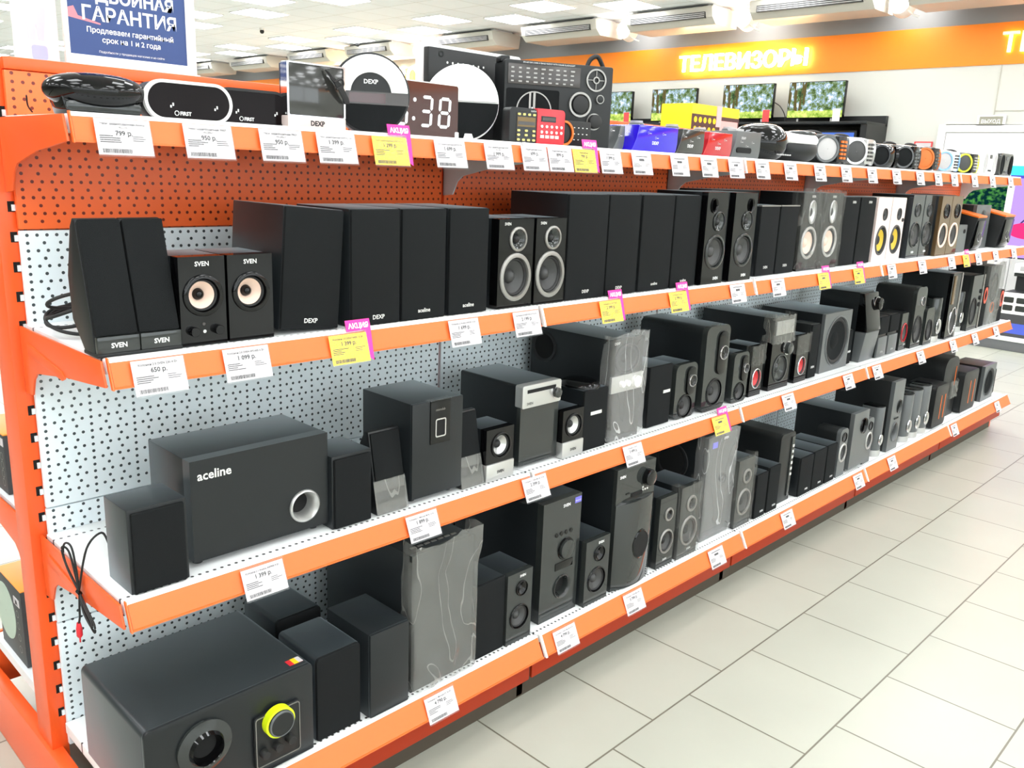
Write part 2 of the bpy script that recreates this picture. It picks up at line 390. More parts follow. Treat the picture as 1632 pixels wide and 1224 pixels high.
# square LED panels in the ceiling (two staggered columns per 2.3 m, 1.98 m apart)
PANEL = emit_mat('panel_light', (0.96, 0.985, 1.0, 1), LAMP)
vis = {}
names_seen = [(8.75, 5.4, 'rightmost of the glowing square panels along the top edge of the photo'),
              (8.23, 6.35, 'second glowing square panel from the right, cut by the top edge of the photo'),
              (8.75, 7.32, 'glowing square panel above the right end of the dark framed board'),
              (8.23, 8.26, 'upper of two close glowing panels above the left end of the dark framed board'),
              (8.75, 9.36, 'lower of two close glowing panels above the left end of the dark framed board'),
              (8.23, 10.3, 'upper of two close glowing panels above the round lamp clock'),
              (8.75, 11.34, 'lower of two close glowing panels above the round lamp clock'),
              (8.23, 12.13, 'upper glowing panel of the pair left of the black dome camera'),
              (8.75, 13.28, 'lower glowing panel of the pair left of the black dome camera'),
              (8.23, 14.06, 'upper glowing panel of the far pair beside the blue sign'),
              (8.75, 15.3, 'lower glowing panel of the far pair beside the blue sign'),
              (6.45, 10.26, 'large glowing square panel right of the blue sign'),
              (6.45, 12.22, 'glowing square panel just under the one half hidden by the sign edge'),
              (6.45, 8.3, 'glowing square panel cut by the top edge above the round lamp clock'),
              (5.93, 9.25, 'glowing square panel cut by the top edge above the square clock radio'),
              (5.93, 11.21, 'glowing square panel half hidden by the right edge of the blue sign')]
lp = []
for k in range(-6, 2):
    for xx, y0 in ((8.23 + 2.3 * k, 6.35), (8.75 + 2.3 * k, 5.4)):
        if xx > 9.5: continue
        for j in range(-14, 10):
            lp.append((xx, y0 + 1.96 * j + (.94 if k % 2 else 0)))
def panel_parts(t):
    MB().box(-.31, .31, -.31, -.297, -.010, -.0005).box(-.31, .31, .297, .31, -.012, -.0005).box(-.31, -.297, -.297, .297, -.012, -.0005).box(.297, .31, -.297, .297, -.012, -.0005).build('panel_frame', WHITEP, t)
    MB().box(-.296, .296, -.296, .296, -.013, -.001).build('diffuser', PANEL, t)
proto = None
for xx, yy in lp:
    if not (YS < yy < YN - 1) or (xx < 0 and yy > 3): continue
    lab, grp = 'white square LED panel over the nearer aisles or hidden behind the signs', 'ceiling panels over the rest of the store'
    if (xx > 5.5 and yy > 17.1) or (3 < xx < 5 and 11 < yy < 16): lab, grp = 'blurred glowing square panel at the left edge of the photo, left of the warranty sign', 'ceiling panels left of the signs'
    for a, b, l in names_seen:
        if abs(a - xx) < .35 and abs(b - yy) < .6: lab, grp = l, 'glowing ceiling panels'
    if proto is None:
        proto = thing('ceiling_light', lab, 'ceiling light', (xx, yy, CEIL), 0, grp); panel_parts(proto)
    else:
        c = proto.copy(); COL.objects.link(c); c.location = (xx, yy, CEIL); c['label'] = lab; c['group'] = grp
        for ch in proto.children:
            d = ch.copy(); COL.objects.link(d); d.parent = c

# ---------------------------------------------------------------- the shelving rack
SH = {'A': (1.43, -.336), 'B': (1.058, -.412), 'C': (.638, -.41), 'D': (.212, -.463)}
XE = 5.0
rack = thing('shelving_rack', 'long orange and white double-sided shelving rack loaded with speakers', 'shelving', (0, 0, 0))
JX = [0.0, 1.0, 2.0, 3.0, 4.0, XE]                     # rail joints
PX = [0.004, 1.024, 2.04, 3.05, 4.05, XE + .02]        # panel joints
for k, x in enumerate(PX):
    b = MB().box(x - .026, x + .008, -.022, .062, .10, 1.525)
    up = b.build('upright', ORANGE, rack, bevel=.003)
    if k == 0:
        for i in range(24):
            z = 1.0629 - .0548 * (i - 8)
            if z < .13 or z > 1.5: continue
            s = MB().box(x - .0075, x + .004, -.0226, -.0215, z - .019, z).build('slot', HOLE, up)
            MB().box(x - .0015, x + .004, -.0262, -.0224, z - .017, z - .006).build('panel_hook', WMETAL, up)
        MB().prism([(-.46, .03), (-.44, .135), (-.02, .15), (.06, .15), (.48, .135), (.5, .03), (.5, 0), (-.46, 0)], x - .034, x - .004, 'x').build('base_leg', ORANGE, rack, bevel=.004)
    else:
        MB().box(x - .03, x, -.4, .44, 0, .14).build('base_leg', ORANGE, rack, bevel=.004)
# back panels
for k in range(5):
    x0, x1 = PX[k] + .004, PX[k + 1] - .004
    for z0, z1, m in ((1.232, 1.508, PEGO), (.965, 1.230, PEGW), (.69, .963, PEGW), (.441, .688, PEGW), (.155, .439, PEGW)):
        MB().box(0, x1 - x0, 0, .012, 0, z1 - z0).build('back_panel', m, rack, bevel=.003, loc=(x0, -.036, z0))
    MB().box(x0, x1, -.038, -.002, 1.509, 1.53).build('top_cap', ORANGE, rack, bevel=.003)
    for z0, z1, m in ((.98, 1.508, PEGO), (.155, .978, PEGW)):
        MB().box(0, x1 - x0, 0, .012, 0, z1 - z0).build('back_panel', m, rack, loc=(x0, .064, z0))
    MB().box(x0, x1, .042, .078, 1.509, 1.53).build('top_cap', ORANGE, rack, bevel=.003)
def bracket(x, key, m, parent, sgn=1):
    z, yf = SH[key]
    poly = [(-.028, z - .003), (yf, z - .001), (yf - .014, z - .041), (yf * .62, z - .058), (-.105, z - .08), (-.085, z - .095), (-.068, z - .128), (-.03, z - .132)]
    if sgn < 0: poly = [(.042 - p[0], p[1]) for p in poly]
    b = MB().prism(poly, x - .002, x + .002, 'x')
    o = b.build('bracket', m, parent, bevel=.0008)
    return o
for key in 'ABCD':
    z, yf = SH[key]
    for k in range(5):
        x0, x1 = JX[k] + .003, JX[k + 1] - .003
        d = -.037 - yf
        sh = MB().box(0, x1 - x0, .002, d, -.024, 0).build('shelf', SHELF, rack, bevel=.0015, loc=(x0, yf, z))
        tl = {'A': .013, 'B': .017, 'C': .02, 'D': .026}[key]; hh = {'A': .040, 'B': .042, 'C': .043, 'D': .047}[key]
        r = MB().prism([(-.001, .003), (-.004, .003), (-tl - .003, -hh), (-tl, -hh)], .003, x1 - x0 - .003, 'x').build('price_rail', RAIL, sh)
        MB().prism([(.004, .0032), (-.0045, .0032), (-.0065, -.0035), (-.004, -.0035), (-.003, .001), (.004, .001)], 0.002, x1 - x0 - .002, 'x').build('rail_lip', WHITEP, r)
        MB().prism([(-tl + .002, -hh - .002), (-tl - .005, -hh - .002), (-tl - .005, -hh + .0015), (-tl + .002, -hh + .0015)], 0.002, x1 - x0 - .002, 'x').build('rail_lip', RAIL, r)
        MB().prism([(0, .004), (-.007, .004), (-tl - .007, -hh - .003), (-tl + .001, -hh - .003)], -.001, .005 if k else .0015, 'x').build('end_cap', WHITEP if k else RAIL, r)
        if key == 'D':
            MB().box(x0, x1 - .004, -.447, -.438, .081, .186).build('kick_plate', KICK_SHADED, rack, bevel=.002)
        else:
            if k == 0: bracket(-.004, key, ORANGE, rack)
            else: bracket(PX[k] + .006, key, GREYMETAL, rack)
    if key != 'D': bracket(XE + .004, key, ORANGE if key != 'A' else GREYMETAL, rack)
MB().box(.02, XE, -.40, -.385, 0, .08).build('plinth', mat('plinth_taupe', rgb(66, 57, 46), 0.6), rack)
# raised ribs pressed in the end brackets
for key in 'BC':
    z, yf = SH[key]
    e = MB().prism([(-.07, z - .028), (-.24, z - .05), (-.255, z - .06), (-.24, z - .066), (-.07, z - .05)], -.0085, -.0055, 'x')
    e.build('bracket_rib', ORANGE, rack, bevel=.001)
# other side of the rack
for key in 'ABCD':
    z, yf = SH[key]
    for k in range(5):
        x0, x1 = JX[k] + .003, JX[k + 1] - .003
        sh = MB().box(0, x1 - x0, 0, .36, -.024, 0).build('shelf', WMETAL, rack, loc=(x0, .079, z))
        MB().box(0, x1 - x0, .362, .372, -.042, .003).build('price_rail', RAIL, sh)
    if key != 'D': bracket(-.004, key, ORANGE, rack, -1)
MB().box(.0, XE, .43, .44, .081, .186).build('kick_plate', ORANGE, rack)
# ---------------------------------------------------------------- speakers
def D(k, x, z, r, **o): return dict(k=k, x=x, z=z, r=r, **o)
def add_driver(t, d, y0=0.0, tk=.016):
    x, z, r = d['x'], d['z'], d['r']
    if d['k'] == 'flare':
        p = MB().lathe([(r, -.0005), (r * .985, -.005), (r * .9, -.0065), (r * .8, -.002), (r * .68, .009), (r * .62, tk)], x, y0, z, 'y', 40).build('bass_port', d['ring'], t, angle=70)
        MB().disc(r * .64, x, y0 + tk - .001, z).build('port_throat', HOLE, p); return
    sx, sz = d.get('sx', 1), d.get('sz', 1); rf = d.get('rf', .88)
    ring, cone, cap = d.get('ring', RUBBER), d.get('cone', CONE), d.get('cap', CONE)
    L = lambda prof: MB().lathe([(a * r, b + y0) for a, b in prof], x, 0, z, 'y', 32, sx, sz)
    if d['k'] == 'port':
        p = L([(1.0, -.0005), (.98, -.004), (.9, -.0035), (.78, .004), (.74, tk)]).build('bass_port', ring, t, angle=60)
        MB().disc(r * .76, x, y0 + tk - .001, z, 'y', 28, sx, sz).build('port_throat', HOLE, p)
        return
    nm = 'woofer' if d['k'] == 'woofer' else 'tweeter'
    p = L([(1.0, .0005), (.99, -.003), (.96, -.004), (rf + .02, -.004), (rf, -.001), (rf - .01, .006)]).build(nm, ring, t, angle=50)
    if d['k'] == 'woofer':
        de = d.get('dep', .012)
        L([(rf - .005, .003 + de * .2), (rf * .95, de * .05), (rf * .88, de * .05), (rf * .83, de * .3)]).build('surround', RUBBER, p, angle=80)
        L([(rf * .84, de * .3), (rf * .34, de)]).build('cone', cone, p, angle=80)
        L([(rf * .38, de), (rf * .3, de * .65), (rf * .16, de * .45), (.002, de * .4)]).build('dust_cap', cap, p, angle=80)
    else:
        L([(rf - .005, 0), (rf * .62, .004), (rf * .42, .008)]).build('waveguide', cone, p, angle=80)
        L([(rf * .44, .008), (rf * .36, .003), (rf * .2, .0005), (.002, -.0005)]).build('dome', cap, p, angle=80)
def film(t, x0, x1, z0, z1, y=-.006, wrap=.05, top=.012, m=None, seed=1, amp=.004):
    z0 = max(z0, .006); rnd = random.Random(seed); nx, nz = 14, 22; b = MB()
    ph = [rnd.uniform(0, 6.28) for _ in range(6)]
    vs_ = []; rows = nz + 1
    def n(u, v): return amp * (math.sin(9 * u + 5 * v + ph[0]) + .7 * math.sin(23 * u - 9 * v + ph[1]) + .5 * math.sin(14 * v + 6 * u + ph[2])) * .5
    prof = [(x0 - .003, y + wrap), (x0 - .004, y + wrap * .4), (x0 - .004, y + .004)] + [(x0 + (x1 - x0) * i / nx, y) for i in range(nx + 1)] + [(x1 + .004, y + .004), (x1 + .004, y + wrap * .4), (x1 + .003, y + wrap)]
    for j in range(rows):
        v = j / nz
        for i, (px, py) in enumerate(prof):
            u = i / (len(prof) - 1); k = n(u, v)
            zz = z0 + (z1 - z0) * v + (top * (.3 + .7 * abs(math.sin(3.1 * u + ph[3]))) if j == nz else 0) + (rnd.uniform(-.004, .004) if j in (0, nz) else 0)
            vs_.append((px + k * .6, py - abs(k) - .001, zz))
    m_ = len(prof)
    fs = [(j * m_ + i, j * m_ + i + 1, (j + 1) * m_ + i + 1, (j + 1) * m_ + i) for j in range(rows - 1) for i in range(m_ - 1)]
    b.add(vs_, fs); return b.build('plastic_wrap', m or FILM, t, angle=180)
def spk(name, label, cat, x0, x1, yf, key, h, d, cab=None, rnd=0.0, corners=(1, 1, 1, 1), bev=.0018, ry=0.0, rz=0.0, group=None, feet=0.0, z0=0.0,
        grille=None, plate=None, drivers=(), logo=None, tk=.016, knobs=(), inset=.0):
    cab = cab or VINYL
    z = SH[key][0] + z0; w = x1 - x0
    t = thing(name, label, cat, ((x0 + x1) / 2, yf, z + .0007), rz, group, ry)
    a, b_ = -w / 2, w / 2
    ft = 0.0
    if grille is not None: ft = .007
    if plate is not None: ft = tk
    body = MB()
    if rnd: body.rbox(a, b_, ft, d, feet, h, rnd, 'y', 6, corners)
    else: body.box(a, b_, ft, d, feet, h)
    body.build('cabinet', cab, t, bevel=bev)
    if feet:
        for fx in (a + .02, b_ - .02):
            for fy in (.03, d - .03): MB().cyl(.009, fx, fy, 0, feet + .001, 'z', 14).build('foot', RUBBER, t)
    if grille is not None:
        mg = grille.get('m', .003); gm = grille.get('mat', CLOTH); top = grille.get('top', mg); bot = grille.get('bot', mg)
        if rnd: g = MB().rbox(a + mg, b_ - mg, 0, ft + .002, feet + bot, h - top, max(rnd - mg, .002), 'y', 6, corners)
        else: g = MB().box(a + mg, b_ - mg, 0, ft + .002, feet + bot, h - top)
        g.build('grille', gm, t, bevel=.003)
    if plate is not None:
        outl = rrect(a, b_, feet, h, rnd, 6, corners) if rnd else [(a, feet), (b_, feet), (b_, h), (a, h)]
        holes = [circle(q['x'], q['z'], q['r'] * .985, 30, q.get('sx', 1), q.get('sz', 1)) for q in drivers]
        MB().plate(outl, holes, 0, tk + .001).build('front_baffle', plate, t, angle=30)
    for q in drivers: add_driver(t, q, 0, tk - .001)
    if logo:
        s, lx, lz, sz = logo[:4]; m = logo[4] if len(logo) > 4 else LOGO
        MB().text(s, (lx, -.0008, lz), sz, bold=.02).build('logo', m, t)
    for q in knobs: knob(t, *q)
    return t
def knob(t, x, z, r, dep=.012, m=None, ring=None, y=0.0):
    k = MB().lathe([(r, 0), (r * .96, -dep * .9), (r * .85, -dep), (.0001, -dep)], x, y, z, 'y', 24).build('knob', m or MATTE, t, angle=40)
    if ring: MB().lathe([(r * 1.18, .0), (r * 1.15, -.003), (r * 1.0, -.003), (r * 1.0, 0)], x, y, z, 'y', 28).build('knob_ring', ring, k, angle=50)
    return k
def sub_part(t, name, m, mb, bevel=0.0, angle=35): return mb.build(name, m, t, bevel=bevel, angle=angle)
BS, ST, SW = 'bookshelf_speaker', 'satellite_speaker', 'subwoofer'
SP = 'speaker'
# ======== second shelf (B)
def wedge(x0, x1, label):
    w = x1 - x0; t = thing('desktop_speaker', label, SP, ((x0 + x1) / 2, -.392, 1.0587), 0, 'wedge desktop speakers at the rack end')
    a, b = -w / 2, w / 2
    MB().prism([(.004, .004), (.048, .004), (.092, .05), (.098, .12), (.072, .20), (.06, .214), (.05, .212)], a, b, 'x').build('cabinet', MATTE, t, bevel=.002)
    MB().prism([(-.002, .034), (.008, .034), (.052, .206), (.041, .2135)], a + .001, b - .001, 'x').build('grille', CLOTH, t, bevel=.002)
    lip = MB().box(a - .001, b + .001, -.006, .05, 0, .006).build('base', MATTE, t, bevel=.0015)
    MB().box(a + .0005, b - .0005, -.006, .004, .006, .033).build('name_panel', GGREY, t, bevel=.001)
    MB().text('SVEN', (.0, -.0068, .015), .011, bold=.03).build('logo', LOGO, t)
    return t
wedge(-.003, .0645, 'black cloth-fronted wedge speaker at the left end of the second shelf')
wedge(.0655, .134, 'black cloth-fronted wedge speaker right of its twin, beside the cream-cone speakers')
CW = dict(ring=GLOSS, cone=CREAM, cap=GLOSS, rf=.78, dep=.02)
for i, (x0, x1, lab) in enumerate(((.137, .2195, 'small gloss black speaker with cream cone and two volume knobs'), (.2245, .311, 'small gloss black speaker with cream cone and no knobs'))):
    t = spk(BS, lab, SP, x0, x1, -.391, 'B', .152, .12, plate=GLOSS, drivers=[D('woofer', .0, .086, .036, **CW)], logo=('SVEN', 0, .136, .011), tk=.026, group='gloss speakers with cream cones')
    if i == 0:
        knob(t, -.021, .026, .0085, .012, GLOSS); knob(t, .023, .026, .0085, .012, GLOSS)
        MB().cyl(.003, 0, -.001, .024, .002, 'y', 12).build('jack', CHROME, t); MB().cyl(.0028, -.001, -.001, .037, .002, 'y', 12).build('indicator', LCD, t)
t = spk(BS, 'tall black cloth-front speaker leaning right against its neighbour, left of the pink flag', SP, .318, .445, -.392, 'B', .226, .19, ry=math.radians(4.4), z0=.0054, grille={'m': .001}, logo=('DEXP', .0, .013, .012), group='tall cloth-front speakers')
t.location.x += .006
spk(BS, 'tall black cloth-front speaker directly behind the pink promotion flag', SP, .4755, .594, -.402, 'B', .229, .19, grille={'m': .001}, logo=('DEXP', .005, .013, .012), group='tall cloth-front speakers')
spk(BS, 'black cloth-front speaker third from left of the tall row, small cursive badge', SP, .6, .7185, -.40, 'B', .229, .19, grille={'m': .001}, logo=('aceline', 0, .016, .012), group='tall cloth-front speakers')
spk(BS, 'black cloth-front speaker just left of the silver-ringed speaker pair', SP, .73, .846, -.397, 'B', .229, .19, grille={'m': .001}, logo=('aceline', 0, .016, .012), group='tall cloth-front speakers')
for x0, x1, lab in ((.882, .996, 'gloss black two-way speaker with broad silver rings, left of its pair'), (1.005, 1.112, 'gloss black two-way speaker with broad silver rings, right of its pair')):
    q = dict(ring=DSILVER, cone=CONE, cap=CONE, rf=.8)
    spk(BS, lab, SP, x0, x1, -.392, 'B', .204, .15, plate=GLOSS, tk=.024, drivers=[D('tweeter', .005, .158, .0285, ring=DSILVER, cone=GGREY, cap=RUBBER, rf=.78), D('woofer', 0, .071, .051, sz=1.1, dep=.022, **q)], logo=('SVEN', -.03, .19, .009), group='silver-ringed speakers')
for i, (x0, x1, lg, lab) in enumerate(((1.119, 1.274, 'DEXP', 'large black cloth-front speaker right beside the silver-ringed pair'), (1.277, 1.411, 'DEXP', 'large black cloth-front speaker above the first of the two middle yellow tags'),
                           (1.42, 1.568, 'aceline', 'large black cloth-front speaker third in the middle row, cursive badge visible'), (1.573, 1.701, 'aceline', 'large black cloth-front speaker left of the chrome-like gloss towers'))):
    spk(BS, lab, SP, x0, x1, -.392, 'B', .2605, .2, grille={'m': .001}, logo=(lg, .0 if i != 1 else -.01, .016, .011), group='large cloth-front speakers')
for x0, x1, px, lab in ((1.713, 1.828, -.02, 'mirror-gloss black tower speaker with its round port at upper left'), (1.868, 1.999, .028, 'mirror-gloss black tower speaker with its round port at upper right')):
    spk(BS, lab, SP, x0, x1, -.405, 'B', .27, .18, plate=GLOSS, tk=.02, drivers=[D('port', px, .232, .019, ring=GLOSS, sx=.9, sz=1.15), D('tweeter', .012, .185, .03, ring=GGREY, cone=GGREY, cap=RUBBER, rf=.9), D('woofer', .004, .096, .052, ring=GGREY, cone=CONE, cap=CONE, rf=.84, dep=.015)], logo=('SVEN', .02, .014, .012, LOGOW), group='mirror-gloss tower speakers')
spk(BS, 'plain black speaker standing back behind the low cloth pair right of the gloss towers', SP, 2.06, 2.38, -.2, 'B', .272, .15)
for x0, x1, lab in ((2.09, 2.215, 'low black cloth speaker with steel top line, left of its pair'), (2.222, 2.352, 'low black cloth speaker with steel top line, right of its pair')):
    t = spk(BS, lab, SP, x0, x1, -.372, 'B', .226, .15, grille={'m': .001}, logo=('SVEN', 0, .024, .012), group='low cloth speakers')
    MB().box(-(x1 - x0) / 2, (x1 - x0) / 2, -.001, .012, .226, .23).build('top_trim', DSILVER, t)
for i, (x0, x1, lab) in enumerate(((2.387, 2.535, 'speaker with pink-white cone still in clear film, left of its pair'), (2.548, 2.704, 'speaker with pink-white cone still in clear film, right of its pair'))):
    t = spk(BS, lab, SP, x0, x1, -.366, 'B', .272, .17, plate=GLOSS, tk=.02, drivers=[D('tweeter', .0, .205, .032, sx=.8, sz=1.3, ring=SILVER, cone=SILVER, cap=CONE, rf=.9), D('woofer', -.004, .098, .058, ring=SILVER, cone=CREAM, cap=CREAM, rf=.82, dep=.016)], logo=('SVEN', .0, .255, .012), group='film-wrapped speakers on the second shelf')
    film(t, -(x1 - x0) / 2, (x1 - x0) / 2, 0, .274, m=FILM2, seed=i + 3)
for x0, x1, lab in ((2.733, 2.866, 'black cloth speaker with small silver badge at its top, beside the film-wrapped pair'), (2.876, 3.02, 'black cloth speaker with small silver badge at its top, beside the white pair')):
    spk(BS, lab, SP, x0, x1, -.362, 'B', .259, .18, rnd=.008, corners=(0, 0, 1, 1), grille={'m': .001}, logo=('SVEN', .012, .235, .013), group='cloth speakers with top badges')
for i, (x0, x1, lab) in enumerate(((3.06, 3.2, 'white two-way speaker with yellow-ringed woofer, left of its pair'), (3.206, 3.352, 'white two-way speaker with yellow-ringed woofer, right of its pair'))):
    dr = [D('tweeter', .01, .19, .021, ring=CONE, cone=CONE, cap=RUBBER, sz=1.2), D('woofer', .0, .085, .053, ring=CONE, cone=YELCONE, cap=RUBBER, rf=.86, sz=1.15, dep=.014)]
    if i: dr.append(D('port', .054, .165, .008, ring=CONE))
    spk(BS, lab, SP, x0, x1, -.354, 'B', .2575, .18, cab=WHITEP, plate=mat('pinkish_white_%d' % i, rgb(224, 206, 200), .35), tk=.018, rnd=.006, corners=(0, 0, 1, 1), drivers=dr, group='white speakers')
for x0, x1, lab in ((3.392, 3.527, 'dark blue-black gloss speaker beside the white pair'), (3.535, 3.672, 'dark blue-black gloss speaker beside the bronze pair')):
    spk(BS, lab, SP, x0, x1, -.367, 'B', .27, .18, plate=GLOSSBLUE, drivers=[D('tweeter', 0, .205, .03, ring=GGREY, cone=CONE, cap=RUBBER), D('woofer', 0, .1, .056, ring=GGREY, cone=CONE, cap=CONE)], logo=('SVEN', 0, .02, .013, LOGOW), group='blue-black gloss speakers')
for x0, x1, lab in ((3.677, 3.806, 'bronze-fronted gloss speaker with bright woofer ring, left of its pair'), (3.812, 3.95, 'bronze-fronted gloss speaker with bright woofer ring, right of its pair')):
    spk(BS, lab, SP, x0, x1, -.39, 'B', .268, .17, plate=GOLDBR, drivers=[D('tweeter', .01, .2, .034, ring=GLOSS, cone=GLOSS, cap=RUBBER), D('woofer', -.004, .092, .056, ring=CREAM, cone=CONE, cap=RUBBER, rf=.84)], group='bronze gloss speakers')
spk(BS, 'dark grey tower standing behind the small grey slab speaker near the far end', SP, 3.97, 4.14, -.3, 'B', .27, .16, cab=MATTE, grille={'m': .002, 'mat': MATTE})
spk(ST, 'small grey rounded slab speaker right of the bronze pair', SP, 4.03, 4.15, -.366, 'B', .131, .05, cab=GREYP, rnd=.008, plate=GREYP, drivers=[D('tweeter', .02, .1, .01, ring=RUBBER)])
spk(SW, 'grey gaming subwoofer between two speakers with orange tops, far end', SP, 4.37, 4.6, -.33, 'B', .222, .24, cab=MATTE, plate=GREYP, drivers=[D('port', 0, .15, .035, ring=GREYP, sz=1.4)])
for x0, x1, lab in ((4.215, 4.345, 'black gaming speaker with orange top edge, left of the grey gaming subwoofer'), (4.66, 4.83, 'black gaming speaker with orange top edge at the far end of the second shelf')):
    w = x1 - x0; t = thing(ST, lab, SP, ((x0 + x1) / 2, -.385, 1.0587), 0, 'gaming speakers with orange tops')
    MB().prism([(.02, 0), (.17, 0), (.19, .205), (-.004, .163)], -w / 2, w / 2, 'x').build('cabinet', MATTE, t, bevel=.003)
    MB().prism([(-.006, .163), (.192, .207), (.192, .216), (-.008, .172)], -w / 2 - .002, w / 2 + .002, 'x').build('top_panel', ORANGEP, t, bevel=.002)
    MB().prism([(.0, .03), (.012, .005), (-.004, .15), (-.008, .15)], -w / 2 + .01, w / 2 - .01, 'x').build('front_panel', GLOSS, t, bevel=.001)
    f = MB().cyl(.026, 0, -.004, .07, .01, 'y', 24).build('woofer', CHROME, t); MB().disc(.02, 0, -.0055, .07, 'y').build('cone', CONE, f)
# ======== third shelf (C)
spk(ST, 'small black cloth-front satellite at the left end of the third shelf', SP, .023, .127, -.4, 'C', .154, .102, grille={'m': .006, 'top': .006, 'bot': .002}, group='satellites of the wide subwoofer')
t = spk(SW, 'wide black subwoofer with silver port ring between two small satellites', SP, .146, .4345, -.373, 'C', .208, .17, cab=VINYL, plate=VINYL, tk=.026, drivers=[D('flare', .088, .066, .034, ring=SILVER)], feet=.014, logo=('aceline', -.098, .17, .024))
spk(ST, 'small black cloth-front satellite right of the wide silver-port subwoofer', SP, .4365, .534, -.391, 'C', .157, .115, grille={'m': .004, 'top': .006, 'bot': .002}, group='satellites of the wide subwoofer')
def slab(x0, x1, label, h=.18):
    w = x1 - x0; t = thing(ST, label, SP, ((x0 + x1) / 2, -.372 - .012, .6387), 0, 'slanted slab satellites'); a, b = -w / 2, w / 2
    MB().prism([(0, 0), (.07, 0), (.06, .03), (.062, h - .03), (.045, h), (.032, h)], a, b, 'x').build('cabinet', MATTE, t, bevel=.002)
    MB().prism([(.008, .075), (-.002 + .012, .075), (.034, h - .004), (.027, h - .004)], a + .003, b - .003, 'x').build('grille', CLOTH, t, bevel=.0015)
    MB().prism([(-.003, .004), (.004, .004), (.013, .05), (.006, .05)], a + .002, b - .002, 'x').build('base_panel', GLOSS, t, bevel=.001)
    MB().prism([(-.005, .002), (-.004, .002), (.012, .074), (.011, .074)], a - .002, b + .002, 'x').build('plastic_wrap', FILM, t)
slab(.55, .631, 'slanted black slab satellite left of the subwoofer with a glossy top badge')
slab(.794, .862, 'slanted black slab satellite right of the subwoofer with a glossy top badge')
t = spk(SW, 'cube black subwoofer with glossy plate hooked over its front top edge', SP, .642, .79, -.387, 'C', .232, .18, grille={'m': 0, 'mat': VINYL}, feet=.012)
MB().prism([(-.024, .132), (.034, .132), (.034, .233), (-.024, .233)], -.0025, .001, 'y').add([], []).build('badge_plate', GLOSS, t, bevel=.001)
MB().box(-.03, .036, -.003, .012, .232, .2335).build('badge_hook', CLEAR, t)
MB().box(-.008, .017, -.0034, -.002, .15, .187).build('window', HOLE, t); MB().plate(rrect(-.011, .020, .147, .190, .005), [rrect(-.008, .017, .15, .187, .003)], -.0042, -.002).build('window_frame', CHROME, t)
MB().text('microlab', (.004, -.003, .208), .008).build('logo', DSILVER, t)
for x0, x1, lab in ((.868, .96, 'small silver-footed satellite left of the silver-topped subwoofer'), (1.143, 1.226, 'small silver-footed satellite right of the silver-topped subwoofer')):
    t = spk(ST, lab, SP, x0, x1, -.388, 'C', .13, .095, plate=GLOSS, tk=.02, drivers=[D('woofer', .003, .086, .033, ring=GLOSS, cone=SILVER, cap=RUBBER, rf=.86, dep=.016)], group='silver-footed satellites')
    MB().box(-(x1 - x0) / 2 - .001, (x1 - x0) / 2 + .001, -.004, .03, 0, .044).build('foot_panel', SILVER, t, bevel=.003)
    MB().text('SVEN', (0, -.0047, .018), .0105, bold=.02).build('logo', INK, t)
t = spk(SW, 'black subwoofer with wide silver control strip and display slot on top', SP, .998, 1.14, -.372, 'C', .216, .222, rnd=.006, corners=(0, 0, 1, 1), plate=GGREY, tk=.012, feet=.008)
MB().rbox(-.072, .072, -.006, .02, .158, .2165, .006, 'y').build('control_strip', SILVER, t, bevel=.002)
MB().box(-.055, .05, -.007, -.005, .196, .205).build('display_slot', HOLE, t); MB().text('SVEN', (-.045, -.0066, .166), .01).build('logo', INK, t)
knob(t, .051, .184, .0135, .012, GGREY, CHROME, -.006)
t = spk(ST, 'black speaker with domed glossy top and a small silver name strip', SP, 1.232, 1.332, -.384, 'C', .168, .12, grille={'m': .0})
MB().ellip(0, .06, .166, .05, .06, .02, 24, 8, .35).build('top_cover', GLOSS, t); MB().box(-.022, .024, -.0015, .001, .098, .107).build('name_strip', LOGO, t)
t = spk(SW, 'large black subwoofer with round side port, front in white-banded clear film', SP, 1.345, 1.488, -.378, 'C', .292, .3, plate=GLOSS, tk=.014, drivers=[D('woofer', 0, .235, .055, sz=.8, ring=RUBBER, cone=HOLE, cap=HOLE)], logo=('DEXP', -.05, .278, .01))
MB().lathe([(.046, 0), (.045, -.004), (.038, -.003), (.032, .004)], -.0715, .248, .235, 'x', 30).build('side_port', RUBBER, t, angle=60); MB().disc(.039, -.0725, .248, .235, 'x').build('port_throat', HOLE, t)
sb = MB().box(-.0725, .0725, -.006, .002, .142, .19).build('control_band', SILVER, t, bevel=.002)
for kx, kr in ((-.03, .009), (-.006, .009), (.035, .017)): knob(t, kx, .166, kr, .012, WHITEP, None, -.006)
film(t, -.0715, .0715, .0, .295, y=-.014, seed=11, top=.02, amp=.006, m=FILM3)
t = spk(ST, 'black cloth satellite with silver name strip, right of the film-wrapped subwoofer', SP, 1.55, 1.667, -.366, 'C', .186, .13, grille={'m': .001}); MB().box(.015, .05, -.0015, .001, .098, .107).build('name_strip', LOGO, t)
def rounded(name, x0, x1, yf, key, h, d, label, group=None, m=None):
    w = x1 - x0; rr = min(w * .2, .026)
    t = spk(name, label, SP, x0, x1, yf, key, h, d, rnd=rr, corners=(1, 1, 1, 1) if key == 'C' else (0, 0, 1, 1), plate=m or GGREY, tk=.018, group=group,
            drivers=[D('woofer', 0, h * .22, w * .33, ring=GLOSS, cone=CONE, cap=RUBBER)])
    MB().rbox(-w * .02, w * .4, -.007, .002, h * .42, h * .93, w * .18, 'y').build('control_column', GLOSS, t, bevel=.003)
    add_driver(t, D('tweeter', w * .19, h * .68, w * .17, ring=CHROME, cone=CONE, cap=RUBBER), -.008, .01)
    return t
